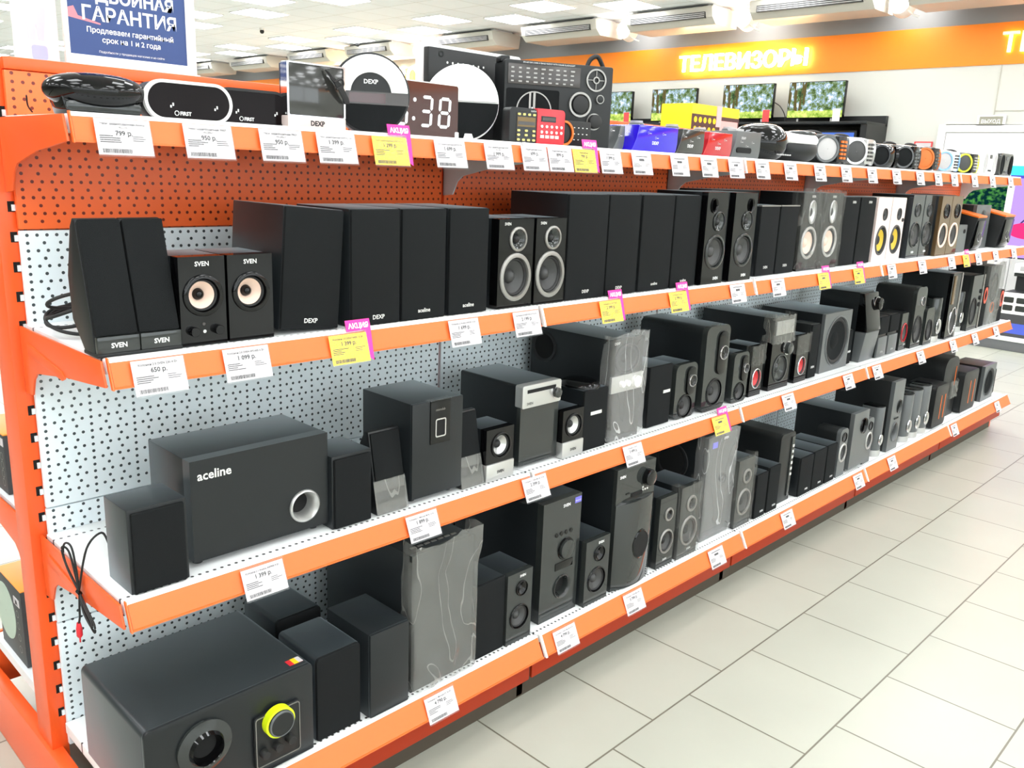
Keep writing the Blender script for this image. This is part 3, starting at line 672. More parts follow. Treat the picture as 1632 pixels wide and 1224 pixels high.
rounded(ST, 1.685, 1.802, -.368, 'C', .174, .12, 'round-cornered graphite satellite left of the big matching subwoofer', 'round-cornered graphite satellites')
rounded(SW, 1.827, 1.966, -.376, 'C', .278, .255, 'tall round-cornered graphite subwoofer with a vertical control column')
rounded(ST, 2.01, 2.106, -.376, 'C', .171, .12, 'round-cornered graphite satellite right of the big matching subwoofer', 'round-cornered graphite satellites')
for i, (x0, x1, lab) in enumerate(((2.143, 2.224, 'small glossy satellite with red cone, left of the film-topped subwoofer'), (2.472, 2.566, 'small glossy satellite with red cone, right of the film-topped subwoofer'))):
    t = spk(ST, lab, SP, x0, x1, -.366, 'C', .178, .11, plate=GLOSS, drivers=[D('woofer', 0, .062, .03, ring=CHROME, cone=REDCONE, cap=REDCONE, sz=1.2)], group='red-cone satellites')
    film(t, -(x1 - x0) / 2, (x1 - x0) / 2, .11, .178, m=FILM2, seed=20 + i, top=.008, wrap=.03)
t = spk(SW, 'black subwoofer with film-covered silver panel and glossy front, between red-cone satellites', SP, 2.279, 2.424, -.366, 'C', .262, .29, plate=GLOSS, tk=.02, drivers=[D('woofer', .0, .075, .052, ring=GGREY, cone=GGREY, cap=GGREY)])
MB().box(-.06, .068, -.004, .002, .2, .25).build('control_panel', SILVER, t, bevel=.001); film(t, -.07, .072, .17, .262, seed=31, top=.012); knob(t, .04, .145, .022, .016, GGREY, CHROME)
spk(ST, 'tall thin black satellite left of the subwoofer with a big round grille', SP, 2.578, 2.648, -.367, 'C', .21, .09, cab=MATTE, grille={'m': .002}, logo=('SVEN', .0, .04, .012, LOGOW))
t = spk(SW, 'grey-fronted subwoofer with one big round black grille', SP, 2.708, 2.953, -.353, 'C', .235, .27, plate=GREYP, tk=.012, drivers=[D('woofer', .006, .118, .104, ring=GREYP, cone=CLOTH, cap=CLOTH, rf=.93, sz=.98)])
spk(ST, 'slim dark satellite just right of the big round grille', SP, 2.962, 3.01, -.345, 'C', .145, .08, cab=MATTE, grille={'m': .002}, logo=('SVEN', 0, .05, .012, LOGOW))
t = thing(SW, 'tall black subwoofer with slanted grey lower front and chrome-rimmed side knob', SP, (3.13, -.36, .6387))
MB().box(-.07, .07, .03, .2, .0, .292).build('cabinet', VINYL, t, bevel=.002); MB().prism([(-.02, .13), (.032, .13), (.032, .288), (.01, .288)], -.07, .07, 'x').build('head_panel', GLOSS, t, bevel=.003)
MB().prism([(.0, .0), (.032, .0), (.032, .128), (-.016, .128)], -.07, .07, 'x').build('lower_panel', GREYP, t, bevel=.003); knob(t, .05, .24, .026, .02, GLOSS, CHROME, .002)
for x0, x1, lab in ((3.212, 3.31, 'two-tone small satellite right of the slanted grey-front subwoofer'), (3.324, 3.425, 'two-tone small satellite left of the slanted maroon-edged satellite')):
    w = x1 - x0; t = thing(ST, lab, SP, ((x0 + x1) / 2, -.37, .6387), 0, 'two-tone satellites')
    MB().box(-w / 2, w / 2, .006, .09, .0, .18).build('cabinet', MATTE, t, bevel=.004); MB().box(-w / 2 + .001, w / 2 - .001, -.002, .008, .102, .178).build('grille', CLOTH, t, bevel=.003)
    MB().box(-w / 2 + .001, w / 2 - .001, -.002, .008, .004, .09).build('lower_panel', GREYP, t, bevel=.003); MB().text('SVEN', (0, -.0028, .02), .012).build('logo', LOGO, t)
t = spk(ST, 'dark satellite with maroon edge, left of the tall round-topped subwoofer', SP, 3.475, 3.56, -.364, 'C', .17, .1, cab=MATTE, plate=GGREY, drivers=[D('woofer', 0, .08, .032, ring=REDG, cone=CONE, cap=RUBBER, sz=1.4)], logo=('SVEN', .02, .02, .011))
t = spk(SW, 'tall dark subwoofer with fully rounded top corners, middle of the third shelf', SP, 3.58, 3.706, -.377, 'C', .28, .19, rnd=.03, corners=(0, 0, 1, 1), cab=MATTE, plate=GGREY, drivers=[D('woofer', -.005, .085, .048, ring=RUBBER, cone=CONE, cap=RUBBER, sz=1.35), D('tweeter', .02, .215, .022, ring=CHROME)], logo=('SVEN', .03, .02, .012, LOGOW))
spk(ST, 'dark satellite with rounded top, right of the tall round-topped subwoofer', SP, 3.718, 3.82, -.385, 'C', .175, .1, rnd=.022, corners=(0, 0, 1, 1), cab=MATTE, plate=GGREY, drivers=[D('woofer', 0, .07, .034, ring=RUBBER, sz=1.5)], logo=('SVEN', .025, .02, .011, LOGOW))
def column(x0, x1, yf, key, h, label, group=None):
    w = x1 - x0; t = thing('column_speaker', label, SP, ((x0 + x1) / 2, yf, SH[key][0] + .0007), 0, group)
    out = [(w / 2 * math.cos(PI + PI * k / 14), .03 + .03 * math.sin(PI + PI * k / 14)) for k in range(15)] + [(w / 2, .085), (-w / 2, .085)]
    MB().prism(out, 0, h, 'z').build('cabinet', GREYP if key == 'D' else GGREY, t, bevel=.002)
    MB().prism([(p[0] * .96, p[1] * .96 + .001) for p in out], h - .001, h + .004, 'z').build('top_cap', GLOSS, t, bevel=.001)
    MB().prism([(p[0] * 1.02, p[1] - .001) for p in out[:15]], 0, .028, 'z').build('base_panel', SILVER, t)
    f = MB().lathe([(w * .3, .0), (w * .28, -.004), (w * .2, -.002), (w * .12, .0)], 0, .001, .075, 'y', 24, 1, 1.3).build('woofer', CHROME, t, angle=60); MB().disc(w * .22, 0, 0.0005, .075, 'y', 20, 1, 1.3).build('cone', RUBBER, f)
    return t
column(3.834, 3.93, -.39, 'C', .21, 'grey half-round column speaker left of the subwoofer with a bronze-lit gloss front')
t = spk(SW, 'tallest gloss subwoofer on the third shelf, curved waist and silver side strips', SP, 3.985, 4.125, -.391, 'C', .322, .24, plate=GLOSS, drivers=[D('woofer', .01, .085, .05, ring=CHROME, cone=CONE, cap=RUBBER, sz=1.4)])
MB().box(-.05, -.015, -.003, .002, .17, .31).build('trim_strip', GOLDBR, t, bevel=.002); MB().box(.05, .068, -.003, .002, .0, .32).build('trim_strip', DSILVER, t, bevel=.001)
column(4.262, 4.335, -.362, 'C', .207, 'grey half-round column speaker right of the tallest gloss subwoofer')
t = spk(SW, 'square dark subwoofer with three small round buttons, near the far end of the third shelf', SP, 4.35, 4.53, -.378, 'C', .288, .25, cab=MATTE, plate=GGREY, drivers=[D('woofer', -.03, .1, .045, ring=RUBBER, sz=1.6)])
for i in range(3): MB().cyl(.011, .055, -.006, .13 + .035 * i, .008, 'y', 18).build('button', RUBBER, t)
MB().box(.07, .088, -.003, .0, .0, .288).build('edge_strip', DSILVER, t)
for x0, x1, zz, lab in ((4.545, 4.625, .19, 'small black satellite with an orange-red ring, left of the film-wrapped curved subwoofer'), (4.85, 4.93, .15, 'small black satellite with orange-red trim at the far end of the third shelf')):
    t = spk(ST, lab, SP, x0, x1, -.378, 'C', zz + .03, .1, cab=MATTE, grille={'m': .002}, group='orange-ring satellites')
    MB().lathe([(.026, 0), (.026, -.004), (.018, -.004), (.018, 0)], 0, .001, zz - .02, 'y', 24, 1, 1.7).build('ring', mat('orange_red_%d' % int(x0 * 100), rgb(226, 92, 70), .4), t, angle=50)
t = spk(SW, 'curved grey subwoofer in crumpled film at the far end of the third shelf', SP, 4.64, 4.835, -.37, 'C', .32, .2, cab=MATTE, plate=GREYP, drivers=[D('woofer', .0, .2, .06, ring=RUBBER, cone=CONE, sz=1.35), D('tweeter', .02, .09, .03, ring=ORANGEP)])
film(t, -.098, .098, .0, .322, y=-.012, seed=41, top=.02, amp=.008)
# ======== bottom shelf (D)
t = spk(SW, 'widest black subwoofer with lime-yellow knob ring on the bottom shelf', SP, .0, .338, -.455, 'D', .196, .285, cab=mat('smooth_black_vinyl', rgb(34, 39, 42), .36, sheen=.3), rnd=.012, corners=(0, 0, 1, 1), grille={'m': .0, 'mat': VINYL}, bev=.004)
MB().lathe([(.052, 0), (.052, -.006), (.046, -.008), (.032, -.012)], -.062, -.0005, .122, 'y', 40).build('port_plate', GGREY, t, angle=40)
pt = MB().lathe([(.034, -.012), (.030, -.02), (.026, -.012), (.023, .0)], -.062, 0, .122, 'y', 40).build('bass_port', GLOSS, t, angle=60); MB().disc(.025, -.062, -.001, .122, 'y').build('port_throat', HOLE, pt)
MB().rbox(.035, .135, -.007, .001, .02, .132, .006, 'y').build('control_panel', MATTE, t, bevel=.002)
MB().plate(rrect(.037, .133, .022, .13, .006), [rrect(.0385, .1315, .0235, .1285, .005)], -.0085, -.006).build('panel_outline', DSILVER, t)
kk = MB().lathe([(.031, 0), (.031, -.016), (.027, -.017), (.027, -.016)], .082, -.007, .112, 'y', 40).build('knob_ring', LIME, t, angle=50)
MB().lathe([(.0275, 0), (.027, -.02), (.025, -.0225), (.0001, -.0225)], .082, -.007, .112, 'y', 40).build('knob', MATTE, t, angle=40); MB().lathe([(.0268, -.0205), (.0255, -.0232), (.0235, -.0232), (.0235, -.022)], .082, -.007, .112, 'y', 40).build('knob_rim', GREYP, t)
for kx, kz in ((.052, .052), (.08, .055), (.108, .058)): knob(t, kx, kz, .009, .014, RUBBER, None, -.007)
MB().box(.128, .158, .016, .036, .1962, .1966).build('sticker', REDP, t); MB().box(.1385, .1485, .016, .036, .1966, .1969).build('sticker', YPAPER, t); MB().box(.1485, .158, .016, .036, .1966, .197).build('sticker', PAPER, t)
for x0, x1, yf, lab, dd in ((.372, .486, -.262, 'rounded black satellite standing at the back behind the lime-knob subwoofer', .14), (.352, .4605, -.447, 'rounded black satellite right beside the lime-knob subwoofer', .145)):
    spk(ST, lab, SP, x0, x1, yf, 'D', .19, dd, rnd=.01, corners=(0, 0, 1, 1), cab=mat('slate_vinyl_%d' % int(x0 * 1000), rgb(34, 40, 44), .34, sheen=.5), grille={'m': .001}, group='rounded black satellites', bev=.003)
spk(ST, 'square-edged black satellite between the rounded one and the film-wrapped tower', SP, .477, .583, -.457, 'D', .199, .16, grille={'m': .001, 'mat': VINYL})
t = spk(SW, 'tall subwoofer hidden in crumpled milky film on the bottom shelf', SP, .602, .786, -.44, 'D', .335, .33, plate=GGREY, tk=.012)
film(t, -.092, .092, .0, .337, y=-.014, seed=51, top=.03, amp=.009)
for i in range(7): MB().box(-.07 + i * .02, -.056 + i * .02, .03, .036, .335, .3365).build('top_slot', DSILVER, t)
spk(ST, 'matte black speaker with cloth front beside the milky film-wrapped subwoofer', SP, .8, .8965, -.441, 'D', .194, .12, cab=VINYL, grille={'m': .0})
TW = lambda w, h, m=GLOSS: [D('tweeter', w * .06, h * .76, w * .23, ring=m, cone=GLOSS, cap=RUBBER), D('woofer', .0, h * .36, w * .38, ring=GLOSS, cone=CONE, cap=CONE, rf=.9)]
spk(ST, 'graphite gloss two-way satellite left of the tall keypad subwoofer', SP, .9, .989, -.446, 'D', .191, .12, plate=GGREY, drivers=TW(.089, .191), logo=('SVEN', .008, .176, .009, LOGOW), group='graphite gloss satellites')
t = spk(SW, 'tall graphite subwoofer with round knob, memory slot and violet sticker', SP, 1.04, 1.19, -.428, 'D', .335, .33, plate=GGREY, tk=.02, drivers=[D('port', .012, .083, .034, ring=GGREY)], logo=('SVEN', .015, .31, .012, LOGOW))
knob(t, .02, .19, .027, .01, GGREY, GLOSS)
for i in range(4): MB().cyl(.006, -.02 + .019 * i, -.002, .238, .004, 'y', 14).build('button', GLOSS, t)
MB().box(-.02, .05, -.002, .0, .135, .156).build('slot_panel', GLOSS, t, bevel=.001); MB().box(.048, .073, -.0008, .0, .31, .326).build('sticker', BLUESTICK, t); MB().text('Bluetooth', (.0605, -.001, .315), .005, width=.022).build('sticker_text', LOGOW, t)
spk(ST, 'graphite gloss two-way satellite right of the tall keypad subwoofer', SP, 1.2, 1.302, -.447, 'D', .191, .13, plate=GGREY, drivers=TW(.1, .191), logo=('SVEN', .012, .174, .01, LOGOW), group='graphite gloss satellites')
t = spk(SW, 'largest graphite subwoofer with bowed lower front and knob at upper right', SP, 1.326, 1.506, -.44, 'D', .366, .34, plate=GGREY, tk=.012)
n = 10; bow = [(-.09 + .18 * k / n, -.002 - .016 * math.sin(PI * k / n)) for k in range(n + 1)] + [(.09, .002), (-.09, .002)]
MB().prism(bow, .002, .262, 'z').build('lower_panel', GGREY, t, bevel=.001, angle=30)
pp = MB().lathe([(.041, -.002), (.037, -.004), (.031, .002)], .018, -.0165, .125, 'y', 32, .9, 1.1).build('bass_port', GLOSS, t, angle=60); MB().disc(.036, .018, -.0195, .125, 'y', 28, .9, 1.1).build('port_throat', HOLE, pp)
knob(t, .05, .318, .025, .02, GLOSS, GGREY); MB().text('SVEN', (-.065, -.0008, .338), .011, bold=.02).build('logo', LOGOW, t); MB().box(-.02, .03, -.003, .0, .272, .282).build('display_slot', HOLE, t)
for i in range(4): MB().box(.03 + .011 * (i % 3), .036 + .011 * (i % 3), -.002, 0, .279 + .008 * (i // 3), .284 + .008 * (i // 3)).build('button', LOGO, t)
MB().box(-.045, -.03, -.002, 0, .284, .288).build('jack', GLOSS, t)
RW = lambda w, h: [D('tweeter', w * .05, h * .74, w * .25, ring=DSILVER, cone=GLOSS, cap=RUBBER, rf=.7), D('woofer', .0, h * .36, w * .42, ring=DSILVER, cone=CONE, cap=RUBBER, rf=.84, sz=1.1)]
spk(ST, 'graphite satellite with thin silver rings, partly behind the largest graphite subwoofer', SP, 1.545, 1.632, -.443, 'D', .227, .14, plate=GGREY, drivers=RW(.085, .227), logo=('SVEN', .0, .02, .009), group='satellites with thin silver rings')
t = spk(ST, 'film-wrapped satellite with silver rings, left of the film-wrapped tall subwoofer', SP, 1.65, 1.758, -.447, 'D', .236, .14, plate=GGREY, drivers=RW(.106, .236), logo=('SVEN', .01, .02, .009), group='satellites with thin silver rings'); film(t, -.053, .053, .0, .238, m=FILM2, seed=61)
t = spk(SW, 'film-wrapped tall graphite subwoofer with round side port and violet sticker', SP, 1.82, 1.992, -.422, 'D', .355, .34, plate=GGREY, tk=.014, logo=('SVEN', .02, .335, .012, LOGOW))
MB().lathe([(.062, 0), (.061, -.004), (.054, -.004), (.048, .002)], -.0862, .13, .25, 'x', 32).build('side_port', RUBBER, t, angle=60); MB().disc(.05, -.088, .13, .25, 'x').build('port_throat', HOLE, t)
add_driver(t, D('tweeter', .02, .2, .018, ring=GGREY, cone=GGREY), -.001, .01); MB().box(-.06, -.03, -.001, 0, .315, .335).build('sticker', BLUESTICK, t); film(t, -.086, .086, .0, .357, seed=71, top=.018, m=FILM3)
t = spk(ST, 'film-wrapped satellite with silver rings, right of the film-wrapped tall subwoofer', SP, 2.003, 2.108, -.438, 'D', .242, .14, plate=GGREY, drivers=RW(.104, .242), group='satellites with thin silver rings'); film(t, -.052, .052, .0, .244, m=FILM2, seed=81, top=.016)
for i, (x0, x1, h, lab) in enumerate(((2.133, 2.21, .164, 'low black cloth cube right of the film-wrapped satellites'), (2.219, 2.3, .172, 'low black cloth cube left of the round-cornered button subwoofer'), (2.46, 2.565, .154, 'low black cloth cube right of the round-cornered button subwoofer'), (2.57, 2.676, .156, 'low black cloth cube second right of the button subwoofer'), (2.683, 2.77, .157, 'low black cloth cube beside the first bright-ring satellite'))):
    spk(ST, lab, SP, x0, x1, -.442, 'D', h, .12 if i < 2 else .16, grille={'m': .001}, logo=('SVEN', .012, .018, .01, LOGOW), group='low cloth cube satellites')
t = spk(SW, 'black subwoofer with rounded left edge and a vertical row of buttons', SP, 2.312, 2.424, -.425, 'D', .27, .23, rnd=.02, corners=(0, 0, 1, 1), cab=MATTE, grille={'m': .001, 'mat': MATTE})
MB().box(.024, .046, -.004, .002, .02, .25).build('control_strip', GGREY, t, bevel=.002)
for i in range(6): MB().box(.03, .04, -.006, -.003, .1 + .022 * i, .11 + .022 * i).build('button', LOGO, t)
for x0, x1, lab in ((2.79, 2.862, 'satellite with bright silver woofer ring left of the boxy port subwoofer'), (3.046, 3.116, 'satellite with bright silver woofer ring right of the boxy port subwoofer')):
    w = x1 - x0
    spk(ST, lab, SP, x0, x1, -.44, 'D', .2, .1, rnd=.02, cab=MATTE, plate=GREYP, corners=(0, 0, 1, 1), drivers=[D('tweeter', 0, .165, w * .28, ring=GLOSS), D('woofer', 0, .1, w * .46, ring=SILVER, cone=CONE, rf=.8, sz=1.2)], group='bright-ring satellites')
t = spk(SW, 'boxy grey-fronted subwoofer with round port, between two bright-ring satellites', SP, 2.888, 3.033, -.447, 'D', .25, .25, cab=VINYL, plate=GREYP, feet=.014, drivers=[D('port', .03, .185, .034, ring=GLOSS)])
column(3.185, 3.25, -.44, 'D', .222, 'dark column speaker left of the tall pale-front subwoofer')
t = spk(SW, 'tall subwoofer with pale graphite front, port at its foot, in front of the dark column', SP, 3.3, 3.418, -.44, 'D', .32, .26, cab=MATTE, plate=GREYP, drivers=[D('port', .005, .085, .035, ring=GREYP, sz=1.3), D('port', .02, .2, .026, ring=GGREY, sz=1.2)])
for i in range(3): MB().box(-.02 + .018 * i, -.01 + .018 * i, -.003, 0, .145, .152).build('button', RUBBER, t)
for i, (x0, x1, h, lab) in enumerate(((3.505, 3.585, .225, 'grey half-round column speaker, first of three beside the pale-front subwoofer'), (3.61, 3.695, .23, 'grey half-round column speaker, middle of three on the bottom shelf'), (3.72, 3.805, .235, 'grey half-round column speaker, third of three beside the orange-striped satellite'))):
    column(x0, x1, -.44, 'D', h, lab, 'grey column speakers on the bottom shelf')
def striped(x0, x1, yf, h, label, name=ST, d=.14, group=None, r=.025):
    w = x1 - x0; t = spk(name, label, SP, x0, x1, yf, 'D', h, d, rnd=r, corners=(1, 1, 1, 1), cab=MATTE, grille={'m': .001, 'mat': MATTE}, bev=.004, group=group)
    for sx in (-w * .02, w * .26): MB().box(sx, sx + .006, -.0015, .001, h * .18, h * .74).build('stripe', ORANGEP, t)
    return t
striped(3.85, 4.03, -.44, .215, 'rounded black satellite with two orange stripes, right of the three columns', group='orange-striped satellites')
t = spk(SW, 'big black subwoofer with heavily rounded top behind the orange-striped satellites', SP, 4.06, 4.27, -.4, 'D', .315, .3, rnd=.06, corners=(0, 0, 1, 1), cab=MATTE, grille={'m': .001, 'mat': MATTE}); MB().box(.06, .066, -.0015, .001, .16, .26).build('stripe', ORANGEP, t)
film(t, .0, .09, .1, .18, y=-.012, seed=91, wrap=.02)
striped(4.29, 4.52, -.43, .22, 'rounded black satellite with two orange stripes, nearer the far end', group='orange-striped satellites')
t = spk(SW, 'black box subwoofer with one horizontal orange strip at the far end', SP, 4.44, 4.65, -.26, 'D', .29, .2, cab=MATTE, grille={'m': .001, 'mat': MATTE}); MB().box(.0, .09, -.0015, .001, .2, .212).build('stripe', ORANGEP, t)
t = spk(SW, 'dark subwoofer with round cloth grille at the far end of the bottom shelf', SP, 4.66, 4.865, -.42, 'D', .2, .17, cab=MATTE, plate=GREYP, drivers=[D('woofer', .0, .1, .085, ring=GREYP, cone=CLOTH, cap=CLOTH, rf=.94)])
spk(ST, 'last small rounded black satellite at the far end of the bottom shelf', SP, 4.885, 4.965, -.4, 'D', .15, .06, rnd=.015, cab=MATTE, grille={'m': .002})
# cables
t = thing('cable', 'black speaker cable coiled behind the wedge speakers, second shelf', 'cable', (.03, -.2, 1.058))
b = MB()
for i in range(4):
    pts = [(.03 + (.055 + .006 * i) * math.cos(a) * (1 - .1 * i) - .01, .02 + (.05 - .006 * i) * math.sin(a), .008 + .012 * i + .018 * (1 + math.sin(a * 1 + i))) for a in [k * PI / 5 for k in range(11)]]
    b.tube(pts, .0032)
b.build('coil', RUBBER, t)
t = thing('cable', 'tied black cable with red plug hanging over the left end bracket', 'cable', (.0, -.118, .634))
b = MB(); b.tube([(.04, -.14, .05), (.02, -.165, .085), (-.005, -.16, .06), (-.012, -.125, -.03)], .002)
P0 = (-.012, -.125, -.036)
b.tube([P0, (-.014, -.075, .0), (-.014, -.058, .022), (-.014, -.066, .034), (-.014, -.1, .03), P0], .002)
b.tube([P0, (-.016, -.13, .02), (-.016, -.115, .052), (-.016, -.082, .046), (-.016, -.07, .02), (-.016, -.09, -.005), P0], .002)
b.tube([P0, (-.014, -.165, -.055), (-.014, -.192, -.072), (-.014, -.19, -.088), (-.014, -.155, -.07), P0], .002)
b.tube([P0, (-.016, -.155, -.05), (-.016, -.183, -.068), (-.016, -.184, -.08), (-.016, -.15, -.064), P0], .002)
b.tube([P0, (-.012, -.118, -.07), (-.012, -.115, -.09), (-.012, -.106, -.108)], .002)
b.build('wire', RUBBER, t); MB().tube([(-.0128, -.118, -.036), (-.0128, -.131, -.036)], .004).build('twist_tie', GLOSS, t)
MB().lathe([(.0001, 0), (.0035, 0), (.0055, -.012), (.0055, -.026), (.003, -.03), (.0015, -.03), (.0015, -.04), (.0001, -.04)], -.012, -.106, -.105, 'z', 16).build('plug', REDP, t, angle=50)
# ---------------------------------------------------------------- things on the top shelf
ZA = SH['A'][0] + .0007
CR, PS = 'clock_radio', 'portable_stereo'
def rot_mb(b, rz, o=(0, 0, 0)): return b.xf(Matrix.Translation(o) @ Matrix.Rotation(rz, 4, 'Z'))
t = thing(CR, 'glossy black oval clock radio at the left end of the top shelf', 'clock radio', (.08, -.25, ZA))
MB().ellip(0, 0, .039, .082, .056, .0285, 36, 16, .72).build('shell', GLOSS, t, angle=80)
MB().prism([(-.058, 0), (.058, 0), (.066, .03), (-.066, .03)], -.03, .03, 'y').build('base', GLOSS, t, bevel=.004)
MB().rbox(-.06, .06, -.034, -.028, .006, .022, .006, 'y').build('display_lens', GGREY, t, bevel=.002)
MB().text('aceline', (.004, -.0515, .0375), .0085).build('logo', LOGO, t); MB().tube([(-.09, .03, .002), (-.105, .0, .01), (-.112, -.02, .024)], .0013).build('antenna_wire', RUBBER, t)
for x0, rim, lab, yy in ((.144, WHITEP, 'oblong black clock radio with a white rim', -.285), (.281, MATTE, 'oblong all-black clock radio beside the white-rimmed one', -.255)):
    w = .158; t = thing(CR, lab, 'clock radio', (x0 + w / 2, yy, ZA), 0, 'oblong clock radios')
    MB().plate(rrect(-w / 2, w / 2, 0, .067, .033, 10), [rrect(-w / 2 + .005, w / 2 - .005, .005, .062, .0285, 10)], -.002, .008).build('rim', rim, t, angle=40)
    MB().rbox(-w / 2 + .002, w / 2 - .002, .004, .05, .002, .065, .031, 'y', 10).build('body', MATTE, t, bevel=.002); MB().rbox(-w / 2 + .005, w / 2 - .005, .0, .004, .005, .062, .0285, 'y', 10).build('front_glass', DARKFACE, t)
    MB().text('FIRST', (-.018, -.0008, .0105), .0085, align='l', bold=.03).lathe([(.0042, -.0006), (.0032, -.0006)], -.024, 0, .0135, 'y', 16).build('logo', LOGO, t)
    for sx in (-.035, .045): MB().box(sx, sx + .0025, -.0006, .0, .022, .026).box(sx + .004, sx + .0065, -.0006, .0, .025, .03).build('key_mark', LOGO, t)
t = thing(CR, 'square black mirror-front clock radio with silver foot and a tied cable on it', 'clock radio', (.486, -.275, ZA), 0)
MB().box(-.064, .064, .0, .03, .026, .122).build('body', BLACKG, t, bevel=.003); MB().plate(rrect(-.066, .066, .024, .124, .004), [rrect(-.062, .062, .027, .121, .003)], -.002, .02).build('frame', CHROME, t)
MB().rbox(-.066, .066, -.003, .032, 0, .026, .003, 'y').build('foot_strip', PEARL, t, bevel=.002); MB().text('DEXP', (.0, -.0036, .009), .013, bold=.035).build('logo', INK, t)
b = MB()
for i in range(7): b.tube([(.018 + .002 * i, -.006 - .002 * (i % 3), .115 - .002 * i), (.035 + .002 * i, -.012, .09), (.05 + .0025 * i, -.012, .07 - .001 * i), (.062 + .0012 * i, -.007, .056)], .0018)
b.tube([(.03, -.017, .092), (.045, -.019, .1), (.052, -.014, .088), (.034, -.017, .08)], .0022).build('cable_bundle', RUBBER, t)
YAW = math.radians(-30)
t = thing(CR, 'round lamp clock with white upper ring and dark display below', 'clock radio', (.634, -.25, ZA), YAW)
MB().cyl(.082, 0, .0, .082, .05, 'y', 48).build('body', MATTE, t, bevel=.004)
def sector(r0, r1, z0, y, n=30):
    a0 = math.asin(min(z0 / r1, 1)); pts = [(r1 * math.cos(a0 + (PI - 2 * a0) * k / n), r1 * math.sin(a0 + (PI - 2 * a0) * k / n)) for k in range(n + 1)]
    if r0: a1 = math.asin(min(z0 / r0, 1)); pts += [(r0 * math.cos(PI - a1 - (PI - 2 * a1) * k / n), r0 * math.sin(PI - a1 - (PI - 2 * a1) * k / n)) for k in range(n + 1)]
    return pts
MB().prism([(a, c + .082) for a, c in sector(.042, .077, .004, 0)], -.006, .002, 'y').build('light_ring', DIFFUSE, t, bevel=.002)
MB().prism([(a, c + .082) for a, c in sector(0, .041, .004, 0)], -.003, .002, 'y').build('logo_panel', MATTE, t)
MB().box(-.078, .078, -.003, .001, .061, .086).build('display', LCD, t); MB().prism([(a, .0605 - c) for a, c in sector(0, .077, .022, 0)], -.002, .001, 'y') if False else MB().prism([(.077 * math.cos(PI + .28 + (PI - .56) * k / 24), .082 + .077 * math.sin(PI + .28 + (PI - .56) * k / 24)) for k in range(25)], -.003, .001, 'y').build('lower_grille', CLOTH, t)
MB().text('DEXP', (0, -.0036, .102), .012, bold=.02).build('logo', LOGOW, t); MB().box(-.045, .03, -.0036, -.003, .064, .083).build('display_mark', BROWNGLASS, t)
# big digit clock
t = thing('digital_clock', 'large rounded digital clock showing big white 38 digits', 'clock', (.803, -.215, ZA), 0)
MB().rbox(-.107, .107, .0, .02, 0, .124, .007, 'y').build('case', WHITEP, t, bevel=.002); MB().rbox(-.105, .1045, -.002, .002, .002, .1215, .006, 'y').build('display_glass', BROWNGLASS, t)
def seg_digit(b, ox, on, w=.036, h=.068, s=.007, oz=.026):
    L = {'a': (.006, h - s, w - .006, h), 'd': (.006, 0, w - .006, s), 'g': (.006, h / 2 - s / 2, w - .006, h / 2 + s / 2), 'f': (0, h / 2 + .003, s, h - .004), 'e': (0, .004, s, h / 2 - .003), 'b': (w - s, h / 2 + .003, w, h - .004), 'c': (w - s, .004, w, h / 2 - .003)}
    for k in on:
        x0, z0, x1, z1 = L[k]; e = s * .45
        poly = [(x0, z0 + e), (x0 + e, z0), (x1 - e, z0), (x1, z0 + e), (x1, z1 - e), (x1 - e, z1), (x0 + e, z1), (x0, z1 - e)]
        b.prism([(ox + p[0] + (p[1]) * .08, oz + p[1]) for p in poly], -.0028, -.002, 'y')
b = MB(); seg_digit(b, .042, 'abcdefg'); seg_digit(b, -.012, 'abcdg'); seg_digit(b, -.082, 'abcdef'); b.disc(.0045, -.025, -.0026, .083, 'y').disc(.0045, -.028, -.0026, .043, 'y'); b.build('digits', DIGIT, t)
MB().box(.096, .107, -.004, .022, -.0 + .001, .02).build('foot', WHITEP, t, bevel=.002)
t = thing(CR, 'round lamp clock with plain white upper half and black lower half', 'clock radio', (.957, -.178, ZA), math.radians(-33))
MB().cyl(.089, 0, 0, .0895, .03, 'y', 56).build('body', WHITEP, t, bevel=.003)
MB().prism([(.086 * math.cos(.06 + (PI - .12) * k / 30), .0895 + .086 * math.sin(.06 + (PI - .12) * k / 30)) for k in range(31)], -.006, .001, 'y').build('diffuser', DIFFUSE, t, bevel=.004)
MB().prism([(.087 * math.cos(PI + .0 + (PI) * k / 30), .092 + .087 * math.sin(PI + (PI) * k / 30)) for k in range(31)], -.003, .001, 'y').build('lower_grille', CLOTH, t); MB().prism([(.0, 0), (.03, 0), (.022, .02), (.006, .02)], -.01, .03, 'y').build('foot', WHITEP, t)
t = thing('framed_board', 'black back of a large white-framed board leaning behind the half-white lamp clock', 'board', (1.092, -.064, ZA), math.radians(-2))
MB().rbox(-.175, .17, .0, .012, 0, .232, .008, 'y').build('frame', WHITEP, t, bevel=.002); MB().box(-.158, .168, -.02, .001, .004, .222).build('back_cover', MATTE, t, bevel=.003)
b = MB(); [b.disc(.0028, -.1 + .017 * i, -.0206, .19, 'y', 12) for i in range(8)]; b.build('vent_hole', WHITEP, t); MB().lathe([(.008, 0), (.008, -.001), (.005, -.001)], -.12, -.0202, .208, 'y', 16).build('hanger', GGREY, t)
